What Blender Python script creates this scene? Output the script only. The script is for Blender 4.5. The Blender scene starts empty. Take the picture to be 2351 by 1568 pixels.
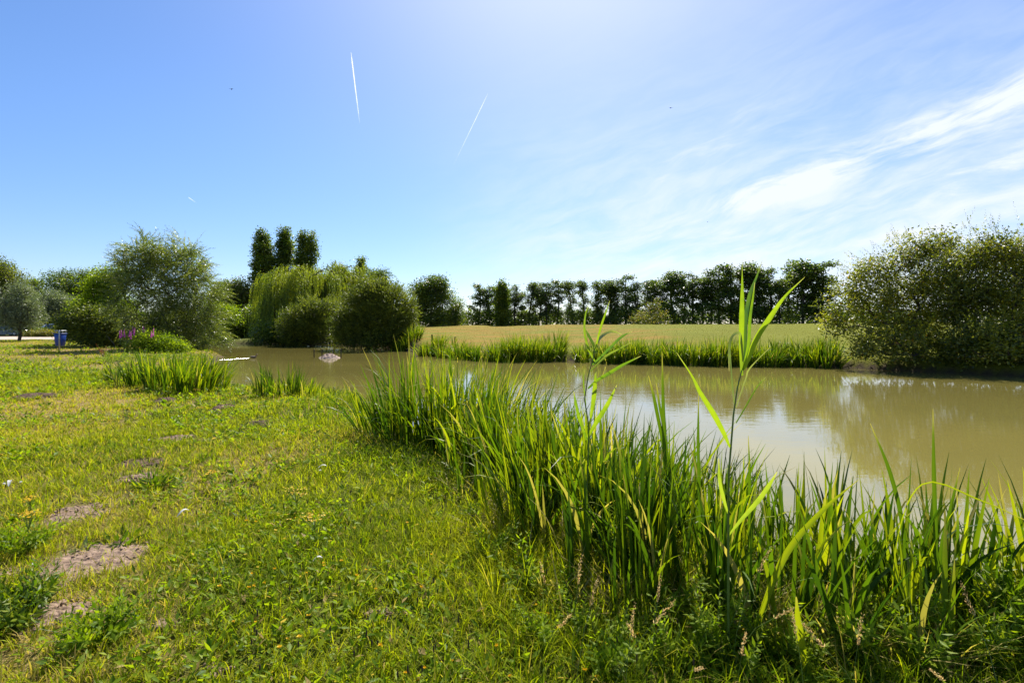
import bpy, math
import numpy as np
from mathutils import Vector

R = math.radians
SC = bpy.context.scene
COL = SC.collection
F = 1175.5            # focal length in photo units (photo 2351 wide)
HZ = 748.0            # eye level row
CZ = 1.7              # eye height (m)
WATER = -0.45

# ------------------------------------------------------------------ camera
cam_d = bpy.data.cameras.new("camera")
cam = bpy.data.objects.new("camera", cam_d)
COL.objects.link(cam)
cam.location = (0, 0, CZ)
cam.rotation_euler = (R(90), 0, 0)
cam_d.lens = 18
cam_d.sensor_width = 36
cam_d.shift_y = -(784 - HZ) / 2351
cam_d.clip_start = 0.05
cam_d.clip_end = 9000
SC.camera = cam

# ------------------------------------------------------------------ light
SUN_EL, SUN_AZ = 48.0, 7.0
sdir = Vector((math.sin(R(SUN_AZ)) * math.cos(R(SUN_EL)), math.cos(R(SUN_AZ)) * math.cos(R(SUN_EL)), math.sin(R(SUN_EL))))
sd = bpy.data.lights.new("sun", 'SUN')
sd.energy = 5.0
sd.angle = R(0.53)
sd.color = (1.0, 0.94, 0.84)
so = bpy.data.objects.new("sun", sd)
so.rotation_euler = sdir.to_track_quat('Z', 'Y').to_euler()
so.location = (0, 0, 40)
COL.objects.link(so)

SC.view_settings.view_transform = 'Standard'
SC.view_settings.look = 'None'
SC.view_settings.exposure = 0.95
SC.view_settings.gamma = 1
SC.render.engine = 'CYCLES'
SC.cycles.max_bounces = 7
SC.cycles.diffuse_bounces = 3
SC.cycles.glossy_bounces = 3
SC.cycles.transmission_bounces = 4
SC.cycles.transparent_max_bounces = 8
SC.cycles.caustics_reflective = False
SC.cycles.caustics_refractive = False
SC.cycles.sample_clamp_indirect = 6


class NT:
    """tiny helper to write node maths"""
    def __init__(s, tree):
        s.t = tree
    def n(s, typ, **kw):
        x = s.t.nodes.new(typ)
        for k, v in kw.items():
            setattr(x, k, v)
        return x
    def put(s, sock, v):
        if v is None:
            return
        if isinstance(v, bpy.types.NodeSocket):
            s.t.links.new(v, sock)
        else:
            if hasattr(sock.default_value, '__len__') and len(sock.default_value) == 4 and len(v) == 3:
                v = (*v, 1)
            sock.default_value = v
    def m(s, op, a, b=None, c=None, clamp=False):
        x = s.n('ShaderNodeMath', operation=op)
        x.use_clamp = clamp
        s.put(x.inputs[0], a); s.put(x.inputs[1], b); s.put(x.inputs[2], c)
        return x.outputs[0]
    def vm(s, op, a, b=None):
        x = s.n('ShaderNodeVectorMath', operation=op)
        s.put(x.inputs[0], a); s.put(x.inputs[1], b)
        return x.outputs['Value'] if op in ('DOT_PRODUCT', 'LENGTH', 'DISTANCE') else x.outputs[0]
    def mix(s, f, a, b, typ='RGBA', blend='MIX'):
        x = s.n('ShaderNodeMix', data_type=typ)
        if typ == 'RGBA':
            x.blend_type = blend
            s.put(x.inputs[0], f); s.put(x.inputs[6], a); s.put(x.inputs[7], b)
            return x.outputs[2]
        s.put(x.inputs[0], f); s.put(x.inputs[2], a); s.put(x.inputs[3], b)
        return x.outputs[0]
    def ss(s, v, lo, hi, a=0.0, b=1.0):
        x = s.n('ShaderNodeMapRange', interpolation_type='SMOOTHSTEP')
        s.put(x.inputs[0], v); s.put(x.inputs[1], lo); s.put(x.inputs[2], hi); s.put(x.inputs[3], a); s.put(x.inputs[4], b)
        return x.outputs[0]
    def noise(s, vec, scale, detail=4, rough=0.55, dist=0.0, out='Fac'):
        x = s.n('ShaderNodeTexNoise')
        s.put(x.inputs['Vector'], vec); x.inputs['Scale'].default_value = scale
        x.inputs['Detail'].default_value = detail; x.inputs['Roughness'].default_value = rough
        x.inputs['Distortion'].default_value = dist
        return x.outputs[out]
    def comb(s, x, y, z):
        c = s.n('ShaderNodeCombineXYZ')
        s.put(c.inputs[0], x); s.put(c.inputs[1], y); s.put(c.inputs[2], z)
        return c.outputs[0]
    def ramp(s, f, stops):
        x = s.n('ShaderNodeValToRGB')
        e = x.color_ramp.elements
        while len(e) < len(stops):
            e.new(0.5)
        for i, (p, c) in enumerate(stops):
            e[i].position = p; e[i].color = (*c, 1)
        s.put(x.inputs[0], f)
        return x.outputs[0]


# ------------------------------------------------------------------ sky
w = bpy.data.worlds.new("World")
SC.world = w
w.use_nodes = True
w.node_tree.nodes.clear()
k = NT(w.node_tree)
tc = k.n('ShaderNodeTexCoord').outputs['Generated']
sky = k.n('ShaderNodeTexSky')
sky.sky_type = 'NISHITA'
sky.sun_disc = False
sky.sun_elevation = R(SUN_EL)
sky.sun_rotation = R(SUN_AZ)
sky.altitude = 0
sky.air_density = 1.0
sky.dust_density = 0.35
sky.ozone_density = 1.6
sep = k.n('ShaderNodeSeparateXYZ'); k.put(sep.inputs[0], tc)
X, Y, Z = sep.outputs
az = k.m('ARCTAN2', X, Y)
el = k.m('ARCSINE', Z)
azd = k.m('MULTIPLY', az, 57.2958)
eld = k.m('MULTIPLY', el, 57.2958)
base = k.n('ShaderNodeHueSaturation')
base.inputs['Saturation'].default_value = 1.2
k.put(base.inputs['Color'], k.mix(1.0, sky.outputs[0], (.93, .92, 1.02), blend='MULTIPLY'))
base = base.outputs[0]
base = k.mix(k.ss(eld, 22, 1), base, k.mix(1.0, base, (.72, .80, .92), blend='MULTIPLY'))
# thin veil of bright air round the (unseen) sun
dot = k.vm('DOT_PRODUCT', tc, tuple(sdir))
glow = k.m('POWER', k.m('MAXIMUM', dot, 0.0), 12.0)
base = k.mix(k.m('MULTIPLY', glow, 0.5), base, (6.4, 6.8, 8.0))
# cirrus: streaks along a tilted axis in the direction dome
ca, sa = math.cos(R(14)), math.sin(R(14))
p = k.m('ADD', k.m('MULTIPLY', azd, ca), k.m('MULTIPLY', eld, sa))
q = k.m('SUBTRACT', k.m('MULTIPLY', eld, ca), k.m('MULTIPLY', azd, sa))
warp = k.m('MULTIPLY', k.m('SUBTRACT', k.noise(k.comb(k.m('MULTIPLY', p, .05), k.m('MULTIPLY', q, .12), 3.3), 1.0, 3), 0.5), 7.0)
q2 = k.m('ADD', q, warp)
st = k.noise(k.comb(k.m('MULTIPLY', p, .07), k.m('MULTIPLY', q2, .33), 0.0), 1.0, 8, 0.62)
st2 = k.noise(k.comb(k.m('MULTIPLY', p, .22), k.m('MULTIPLY', q2, .8), 7.0), 1.0, 6, 0.6)
stn = k.m('ADD', k.m('MULTIPLY', st, .65), k.m('MULTIPLY', st2, .35))
def band(qc, hw, p0, p1, fade):
    a = k.ss(k.m('ABSOLUTE', k.m('SUBTRACT', q, qc)), hw, 0.0)
    b = k.m('MULTIPLY', k.ss(p, p0, p0 + fade), k.ss(p, p1 + fade, p1, 0.0, 1.0))
    return k.m('MULTIPLY', a, b)
b1 = band(6.3, 3.0, 20, 70, 7)
b2 = band(1.5, 3.6, -12, 55, 14)
b3 = band(11.5, 5.5, -6, 26, 14)
cl = k.m('ADD', k.m('MULTIPLY', b1, k.ss(stn, .33, .64)), k.m('MULTIPLY', b2, k.ss(stn, .38, .68, 0, .75)))
cl = k.m('ADD', cl, k.m('MULTIPLY', b3, k.ss(stn, .42, .72, 0, .45)))
low = k.m('MULTIPLY', k.m('MULTIPLY', k.ss(azd, -14, 12), k.ss(eld, 26, 3)), k.ss(stn, .3, .68, .10, .62))
cl = k.m('MAXIMUM', cl, low)
veil = k.m('MULTIPLY', k.m('MULTIPLY', k.ss(azd, -15, 30), k.ss(eld, 42, 4)), k.ss(stn, .3, .7, .12, .48))
cl = k.m('MINIMUM', k.m('ADD', cl, veil), 0.92)
cl = k.m('MULTIPLY', cl, k.ss(eld, 0.0, 3.0))
skyc = k.mix(cl, base, (6.0, 6.35, 6.9))
bg = k.n('ShaderNodeBackground')
bg.inputs[1].default_value = 0.085
k.put(bg.inputs[0], skyc)
wo = k.n('ShaderNodeOutputWorld')
k.t.links.new(bg.outputs[0], wo.inputs[0])

# ------------------------------------------------------------------ helpers
rng = np.random.default_rng(7)

def tag(o, label=None, cat=None, group=None, kind=None):
    if label: o['label'] = label
    if cat: o['category'] = cat
    if group: o['group'] = group
    if kind: o['kind'] = kind
    return o

def empty(name, loc, label=None, cat=None, group=None):
    o = bpy.data.objects.new(name, None)
    o.empty_display_size = 0.1
    o.location = loc
    COL.objects.link(o)
    return tag(o, label, cat, group)

def mesh(name, parts, mat, parent=None, smooth=False, loc=None):
    """parts: list of (verts Nx3, faces Mxk, tint Nx3 or None)"""
    vs, loops, sizes, tints = [], [], [], []
    off = 0
    for pt in parts:
        v, f = np.asarray(pt[0], dtype=np.float32), np.asarray(pt[1], dtype=np.int64)
        if len(v) == 0: continue
        t = pt[2] if len(pt) > 2 and pt[2] is not None else np.full((len(v), 3), .5)
        vs.append(v); loops.append((f + off).ravel()); sizes.append(np.full(len(f), f.shape[1])); tints.append(t)
        off += len(v)
    v = np.concatenate(vs); lo = np.concatenate(loops).astype(np.int32); sz = np.concatenate(sizes).astype(np.int32); t = np.concatenate(tints)
    me = bpy.data.meshes.new(name)
    me.vertices.add(len(v)); me.vertices.foreach_set('co', v.ravel())
    me.loops.add(len(lo)); me.loops.foreach_set('vertex_index', lo)
    me.polygons.add(len(sz))
    me.polygons.foreach_set('loop_start', np.concatenate([[0], np.cumsum(sz)[:-1]]).astype(np.int32))
    if smooth:
        me.polygons.foreach_set('use_smooth', np.ones(len(sz), dtype=bool))
    me.update(calc_edges=True)
    a = me.attributes.new('tint', 'FLOAT_COLOR', 'POINT')
    rgba = np.ones((len(v), 4), dtype=np.float32); rgba[:, :3] = t
    a.data.foreach_set('color', rgba.ravel())
    if mat is not None: me.materials.append(mat)
    o = bpy.data.objects.new(name, me)
    COL.objects.link(o)
    if parent is not None: o.parent = parent
    if loc is not None: o.location = loc
    return o

def nrm(a):
    return a / (np.linalg.norm(a, axis=-1, keepdims=True) + 1e-9)

_perm = np.random.default_rng(3).random((256, 256))
def vn(x, y, sc=1.0, oct=3):
    """value noise 0..1"""
    r = 0; amp = 1; tot = 0
    for o in range(oct):
        xs, ys = np.asarray(x) * sc * 2 ** o + 17.3 * o, np.asarray(y) * sc * 2 ** o + 5.1 * o
        xi, yi = np.floor(xs).astype(int), np.floor(ys).astype(int)
        fx, fy = xs - xi, ys - yi
        fx = fx * fx * (3 - 2 * fx); fy = fy * fy * (3 - 2 * fy)
        g = lambda i, j: _perm[i % 256, j % 256]
        r = r + amp * ((g(xi, yi) * (1 - fx) + g(xi + 1, yi) * fx) * (1 - fy) + (g(xi, yi + 1) * (1 - fx) + g(xi + 1, yi + 1) * fx) * fy)
        tot += amp; amp *= .5
    return r / tot

def sst(x, a, b):
    t = np.clip((x - a) / (b - a), 0, 1)
    return t * t * (3 - 2 * t)

def W(u, v, Yd):
    """a ray of the photo at depth Yd"""
    return np.array([(u - 1175.5) * Yd / F, Yd, CZ - (v - HZ) * Yd / F])

def G(u, v, z=0.0):
    """where the ray meets the height z"""
    Yd = (CZ - z) * F / (v - HZ)
    return (u - 1175.5) * Yd / F, Yd

# ------------------------------------------------------------------ pond outline and terrain
def crom(P, n=8):
    P = np.asarray(P, float); out = []
    N = len(P)
    for i in range(N):
        p0, p1, p2, p3 = P[i - 1], P[i], P[(i + 1) % N], P[(i + 2) % N]
        for t in np.arange(n) / n:
            out.append(.5 * ((2 * p1) + (-p0 + p2) * t + (2 * p0 - 5 * p1 + 4 * p2 - p3) * t ** 2 + (-p0 + 3 * p1 - 3 * p2 + p3) * t ** 3))
    return np.array(out)

near_shore = [(-20.5, 36), (-17.2, 29), (-12.6, 21.5), (-9.4, 16.6), (-7.2, 15.2), (-4.9, 14.3), (-3.2, 12.0), (-1.7, 8.6), (-0.9, 7.4), (0.3, 5.9), (1.5, 4.5), (3.0, 3.7), (5.5, 3.0), (10, 1.5), (18, -2), (30, -3), (42, 2)]
far_shore = [(38, 12), (29, 17), (21.8, 21.3), (16.6, 26.2), (9.5, 29.2), (3.3, 31.3), (-2, 33.5), (-5.5, 36.5), (-8.5, 43), (-12, 50), (-18, 57), (-22, 60.5), (-36, 61), (-37, 52), (-28, 44)]
POND = crom(near_shore + far_shore, 7)

def sdist(x, y):
    """+ on land, - in the pond"""
    x = np.asarray(x, float); y = np.asarray(y, float); sh = x.shape
    x = x.ravel(); y = y.ravel()
    d2 = np.full(x.shape, 1e18); ins = np.zeros(x.shape, bool)
    for i in range(len(POND)):
        ax, ay = POND[i]; bx, by = POND[(i + 1) % len(POND)]
        dx, dy = bx - ax, by - ay
        t = np.clip(((x - ax) * dx + (y - ay) * dy) / (dx * dx + dy * dy + 1e-12), 0, 1)
        d2 = np.minimum(d2, (x - ax - t * dx) ** 2 + (y - ay - t * dy) ** 2)
        c = ((ay > y) != (by > y))
        xi = (bx - ax) * (y - ay) / (by - ay + 1e-12) + ax
        ins ^= c & (x < xi)
    d = np.sqrt(d2)
    return np.where(ins, -d, d).reshape(sh)

def is_far(x, y):
    return sst(y - 24 + 0.25 * x, 0, 6) * sst(x + 24 - 0 * y, 0, 14)

def height(x, y, d=None):
    if d is None: d = sdist(x, y)
    far = is_far(x, y)
    land = -.45 + (.43 + .1 * far) * (1 - np.exp(-np.maximum(d, 0) / .42)) + .03
    land = land + (vn(x, y, .45, 3) - .5) * .10 * sst(d, .2, 2)
    crest = 1.50 + .32 * sst(x, -8, 28)
    fld = crest * sst(y + .25 * x, 27, 64) * (1 - .75 * sst(y + .3 * x, 74, 120))
    land = land + far * (fld + (vn(x, y, .14, 4) - .5) * .55 * sst(d, 2, 9))
    left = sst(-x - 22, 0, 8)
    land = land + left * .4 * sst(y, 58, 76) * (1 - far)
    wat = WATER - .05 - .8 * sst(-d, 0, 2.2)
    return np.where(d > 0, land, wat)

def hz(x, y):
    return float(height(np.array([x]), np.array([y]))[0])

# sandy patches and molehills:  u, v, half-width px, half-height px, hump
patches = [(205, 1292, 108, 52, .05), (172, 1188, 62, 24, .04), (112, 1425, 84, 46, .04), (322, 1068, 56, 12, .03), (318, 1102, 40, 12, .03),
           (402, 1008, 42, 8, .03), (470, 1012, 24, 6, .02), (592, 977, 38, 6, .06), (510, 943, 20, 8, .10), (376, 924, 24, 5, .07),
           (84, 913, 48, 6, .08), (495, 1550, 36, 18, .03), (868, 1418, 30, 14, .03), (370, 1452, 34, 12, .02), (20, 1318, 45, 14, .02)]
PT = []
for (u, v, a, b, hmp) in patches:
    x, y = G(u, v)
    y0 = CZ * F / (v + b - HZ); y1 = CZ * F / (v - b - HZ)
    PT.append((x, (y0 + y1) / 2, a * y / F, (y1 - y0) / 2, hmp))
def patch_mask(x, y):
    m = np.zeros(np.shape(x))
    wob = (vn(x, y, 5, 3) - .5) * .7
    for (px, py, a, b, _) in PT:
        r = np.sqrt(((x - px) / a) ** 2 + ((y - py) / b) ** 2) + wob
        m = np.maximum(m, 1 - sst(r, .8, 1.05))
    return m

def dryness(x, y):
    d = sst(vn(x, y * .6, .30, 3), .50, .74)
    band = sst(y, 22, 27) * (1 - sst(y, 50, 58)) * sst(vn(x + 9, y, .14, 2), .32, .58)
    leftd = sst(-x - .55 * y, 0, 3) * sst(y, 6, 8) * (1 - sst(y, 12, 15)) * .45
    return np.clip(d * .75 + band * .95 + leftd, 0, 1)

# ------------------------------------------------------------------ materials
def leafmat(name, stops, dry=(.36, .27, .11), tr=.45, trc=(1.5, 1.55, .55), rough=.42, spec=.45, patchy=0.0):
    m = bpy.data.materials.new(name); m.use_nodes = True
    m.node_tree.nodes.clear(); k = NT(m.node_tree)
    at = k.n('ShaderNodeAttribute', attribute_name='tint')
    s = k.n('ShaderNodeSeparateColor'); k.put(s.inputs[0], at.outputs['Color'])
    f = s.outputs[0]
    if patchy:
        geo = k.n('ShaderNodeNewGeometry').outputs['Position']
        f = k.m('ADD', f, k.m('MULTIPLY', k.m('SUBTRACT', k.noise(geo, patchy, 2), .5), .9), clamp=True)
    c = k.ramp(f, stops)
    c = k.mix(s.outputs[2], c, dry)
    pb = k.n('ShaderNodeBsdfPrincipled')
    k.put(pb.inputs['Base Color'], c); pb.inputs['Roughness'].default_value = rough
    pb.inputs['Specular IOR Level'].default_value = spec
    tb = k.n('ShaderNodeBsdfTranslucent')
    k.put(tb.inputs[0], k.mix(1.0, c, trc, blend='MULTIPLY'))
    mx = k.n('ShaderNodeMixShader'); mx.inputs[0].default_value = tr
    k.t.links.new(pb.outputs[0], mx.inputs[1]); k.t.links.new(tb.outputs[0], mx.inputs[2])
    o = k.n('ShaderNodeOutputMaterial'); k.t.links.new(mx.outputs[0], o.inputs[0])
    return m

def plain(name, col, rough=.7, metal=0.0, var=.25, nscale=6.0, bump=.2, spec=.4, col2=None):
    m = bpy.data.materials.new(name); m.use_nodes = True
    m.node_tree.nodes.clear(); k = NT(m.node_tree)
    tcx = k.n('ShaderNodeTexCoord').outputs['Object']
    nz = k.noise(tcx, nscale, 5, .6)
    c2 = col2 or tuple(c * (1 - var) for c in col)
    c = k.mix(k.ss(nz, .3, .7), col, c2)
    pb = k.n('ShaderNodeBsdfPrincipled')
    k.put(pb.inputs['Base Color'], c); pb.inputs['Roughness'].default_value = rough
    pb.inputs['Metallic'].default_value = metal; pb.inputs['Specular IOR Level'].default_value = spec
    if bump:
        b = k.n('ShaderNodeBump'); b.inputs['Strength'].default_value = bump; b.inputs['Distance'].default_value = .02
        k.put(b.inputs['Height'], nz); k.t.links.new(b.outputs[0], pb.inputs['Normal'])
    o = k.n('ShaderNodeOutputMaterial'); k.t.links.new(pb.outputs[0], o.inputs[0])
    return m

M = {}
M['grass'] = leafmat('lawn_grass', [(0, (.06, .12, .006)), (.45, (.225, .27, .006)), (1, (.38, .38, .012))], dry=(.42, .31, .09), tr=.48, rough=.6, spec=.08)
M['weed'] = leafmat('weed_leaf', [(0, (.06, .125, .006)), (.5, (.17, .25, .008)), (1, (.31, .37, .016))], dry=(.38, .26, .10), tr=.48, rough=.5, spec=.15)
M['iris'] = leafmat('iris_blade', [(0, (.024, .060, .006)), (.5, (.090, .155, .006)), (1, (.30, .33, .010))], dry=(.42, .34, .11), tr=.46, rough=.45, spec=.22)
M['reed'] = leafmat('reed_leaf', [(0, (.04, .10, .035)), (.5, (.12, .20, .016)), (1, (.23, .31, .02))], dry=(.40, .36, .2), tr=.5, rough=.4, patchy=14)
M['willow'] = leafmat('willow_leaf', [(0, (.06, .09, .026)), (.5, (.13, .17, .035)), (1, (.27, .29, .05))], tr=.48, rough=.34, spec=.7, patchy=.5)
M['goat'] = leafmat('sallow_leaf', [(0, (.06, .085, .015)), (.5, (.145, .17, .022)), (1, (.32, .31, .03))], dry=(.30, .15, .03), tr=.48, rough=.42, spec=.5, patchy=.5)
M['weep'] = leafmat('weeping_leaf', [(0, (.055, .095, .025)), (.5, (.12, .18, .022)), (1, (.30, .33, .025))], tr=.5, rough=.45, patchy=.3)
M['dark'] = leafmat('broad_leaf', [(0, (.045, .080, .016)), (.5, (.10, .15, .018)), (1, (.24, .28, .025))], tr=.48, rough=.38, patchy=.3)
M['row'] = leafmat('alder_leaf', [(0, (.035, .065, .018)), (.5, (.08, .125, .020)), (1, (.18, .22, .024))], tr=.5, rough=.42, patchy=.3)
M['bush'] = leafmat('bush_leaf', [(0, (.045, .068, .016)), (.5, (.11, .14, .022)), (1, (.23, .25, .03))], tr=.46, rough=.5, spec=.25, patchy=.4)
M['autumn'] = leafmat('maple_leaf', [(0, (.05, .09, .015)), (.5, (.12, .16, .018)), (1, (.25, .22, .02))], dry=(.35, .14, .02), tr=.45, patchy=.3)
M['silver'] = leafmat('silver_leaf', [(0, (.08, .11, .06)), (.5, (.15, .19, .11)), (1, (.27, .31, .20))], tr=.35, rough=.4)
M['lime'] = leafmat('hazel_leaf', [(0, (.08, .14, .008)), (.5, (.17, .25, .010)), (1, (.32, .38, .02))], tr=.52, spec=.12, rough=.55)
M['gold'] = leafmat('golden_leaf', [(0, (.12, .13, .02)), (.5, (.24, .22, .04)), (1, (.36, .32, .06))], tr=.4)
M['rust'] = leafmat('dock_seed', [(0, (.16, .05, .02)), (.5, (.28, .10, .03)), (1, (.36, .16, .05))], tr=.3)
M['bark'] = plain('bark', (.085, .070, .055), .9, nscale=9, bump=.5, col2=(.035, .028, .022))
M['palebark'] = plain('pale_bark', (.15, .13, .10), .9, nscale=9, bump=.5, col2=(.06, .05, .04))
M['yellow'] = leafmat('yellow_petal', [(0, (.65, .38, .01)), (.5, (.78, .50, .01)), (1, (.85, .60, .02))], tr=.35, trc=(1, 1, .8), spec=.2)
M['purple'] = leafmat('purple_petal', [(0, (.55, .10, .42)), (.5, (.70, .18, .58)), (1, (.80, .30, .68))], tr=.5, trc=(1.2, 1, 1.2), spec=.2)
M['white'] = leafmat('white_petal', [(0, (.6, .6, .55)), (.5, (.75, .74, .70)), (1, (.8, .8, .78))], tr=.3, trc=(1, 1, 1), spec=.3)
M['seed'] = leafmat('grass_seed', [(0, (.42, .29, .12)), (.5, (.58, .43, .20)), (1, (.70, .58, .32))], tr=.55, trc=(1.2, 1.05, .8), spec=.05)
M['brownhead'] = plain('plantain_head', (.07, .045, .025), .9, nscale=60, bump=.6)
M['stem'] = plain('green_stem', (.13, .19, .03), .5, nscale=14, bump=.1)
M['soil'] = plain('sandy_soil', (.30, .215, .155), .95, nscale=26, bump=1.0, col2=(.17, .115, .08), spec=.1)
M['darksoil'] = plain('mole_soil', (.15, .10, .07), .95, nscale=22, bump=1.0, col2=(.07, .048, .035), spec=.1)

# terrain
def terrain_mat():
    m = bpy.data.materials.new('meadow_ground'); m.use_nodes = True
    m.node_tree.nodes.clear(); k = NT(m.node_tree)
    pos = k.n('ShaderNodeNewGeometry').outputs['Position']
    at = k.n('ShaderNodeAttribute', attribute_name='tint')
    s = k.n('ShaderNodeSeparateColor'); k.put(s.inputs[0], at.outputs['Color'])
    n1 = k.noise(pos, 9.0, 6, .7); n2 = k.noise(pos, .55, 4, .6); n3 = k.noise(pos, 40, 4, .6)
    green = k.mix(k.ss(n1, .3, .7), (.065, .085, .012), (.14, .15, .022))
    dry = k.mix(k.ss(n1, .3, .7), (.33, .24, .095), (.22, .155, .06))
    lawn = k.mix(s.outputs[0], green, dry)
    st = k.noise(k.vm('MULTIPLY', pos, (.22, .9, 1.0)), .55, 6, .72)
    f1 = k.mix(k.ss(n1, .25, .75), (.33, .21, .03), (.17, .115, .014))
    f2 = k.mix(k.ss(n1, .25, .75), (.20, .205, .012), (.115, .13, .008))
    px = k.n('ShaderNodeSeparateXYZ'); k.put(px.inputs[0], pos)
    gb = k.m('ADD', k.m('MULTIPLY', st, 1.0), k.m('MULTIPLY', k.ss(px.outputs[0], 8, 24), .28))
    edge = k.ss(px.outputs[1], 37, 32, 0, .12)
    field = k.mix(k.ss(k.m('ADD', gb, edge), .42, .60), f1, f2)
    c = k.mix(s.outputs[1], lawn, field)
    mud = k.mix(k.ss(n1, .3, .7), (.085, .062, .036), (.045, .034, .020))
    c = k.mix(s.outputs[2], c, mud)
    c = k.mix(k.m('MULTIPLY', k.ss(n3, .35, .7), .35), c, k.mix(1.0, c, (.5, .5, .45), blend='MULTIPLY'))
    pb = k.n('ShaderNodeBsdfPrincipled'); k.put(pb.inputs['Base Color'], c)
    pb.inputs['Roughness'].default_value = .95; pb.inputs['Specular IOR Level'].default_value = .1
    b = k.n('ShaderNodeBump'); b.inputs['Strength'].default_value = .8; b.inputs['Distance'].default_value = .12
    k.put(b.inputs['Height'], k.m('ADD', k.m('MULTIPLY', n1, .7), k.m('MULTIPLY', n3, .3)))
    k.t.links.new(b.outputs[0], pb.inputs['Normal'])
    o = k.n('ShaderNodeOutputMaterial'); k.t.links.new(pb.outputs[0], o.inputs[0])
    return m

def grid_faces(nx, ny):
    i = np.arange(nx - 1)[None, :] + np.arange(ny - 1)[:, None] * nx
    i = i.ravel()
    return np.stack([i, i + 1, i + 1 + nx, i + nx], 1)

N = 620
t = np.linspace(-1, 1, N)
gx = 3.0 * np.sinh(6.6 * t)
gy = 10 + 3.0 * np.sinh(6.6 * t)
GX, GY = np.meshgrid(gx, gy)
D_ = sdist(GX, GY)
GZ = height(GX, GY, D_)
far_ = is_far(GX, GY)
mud_ = np.clip((1 - sst(D_, .10, .45)) * (1 - 0 * far_), 0, 1)
leftbank = sst(-GX, 24, 30) * sst(GY, 55, 58) * (1 - sst(GX, -18, -14)) * 0
tint = np.stack([dryness(GX, GY).ravel(), sst(far_, .2, .6).ravel(), mud_.ravel()], 1)
tag(mesh('ground', [(np.stack([GX.ravel(), GY.ravel(), GZ.ravel()], 1), grid_faces(N, N), tint)], terrain_mat(), smooth=True), kind='structure')

# ------------------------------------------------------------------ water
DUCK = G(583, 822, WATER)
def water_mat():
    m = bpy.data.materials.new('pond_water'); m.use_nodes = True
    m.node_tree.nodes.clear(); k = NT(m.node_tree)
    pos = k.n('ShaderNodeNewGeometry').outputs['Position']
    n0 = k.noise(k.vm('MULTIPLY', pos, (.10, .16, 1)), 1.0, 3)
    c = k.mix(k.ss(n0, .3, .7), (.205, .175, .046), (.17, .148, .040))
    pb = k.n('ShaderNodeBsdfPrincipled'); k.put(pb.inputs['Base Color'], c)
    pb.inputs['Roughness'].default_value = .03; pb.inputs['IOR'].default_value = 1.72
    pb.inputs['Specular IOR Level'].default_value = .5
    a = k.noise(k.vm('MULTIPLY', pos, (.9, 2.6, 1)), 1.6, 3, .55, .4)
    a2 = k.noise(k.vm('MULTIPLY', pos, (1.0, 2.2, 1)), 9.0, 2, .5)
    calm = k.ss(k.noise(k.vm('MULTIPLY', pos, (.07, .2, 1)), 1.0, 2), .35, .65, .3, 1.0)
    h = k.m('MULTIPLY', k.m('ADD', a, k.m('MULTIPLY', a2, .12)), calm)
    # rings spreading from the swimming duck's path
    dx = k.vm('DISTANCE', pos, (-12.2, 22.5, WATER))
    ring = k.m('MULTIPLY', k.m('SINE', k.m('MULTIPLY', dx, 13.0)), k.m('MULTIPLY', k.ss(dx, 8.5, 3.0), .22))
    h = k.m('ADD', h, ring)
    b = k.n('ShaderNodeBump'); b.inputs['Strength'].default_value = .4; b.inputs['Distance'].default_value = .011
    k.put(b.inputs['Height'], h); k.t.links.new(b.outputs[0], pb.inputs['Normal'])
    o = k.n('ShaderNodeOutputMaterial'); k.t.links.new(pb.outputs[0], o.inputs[0])
    return m
M['water'] = water_mat()
wv = np.array([(-45, -10, WATER), (60, -10, WATER), (60, 68, WATER), (-45, 68, WATER)], float)
tag(mesh('water', [(wv, [(0, 1, 2, 3)])], M['water']), kind='structure')

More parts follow.
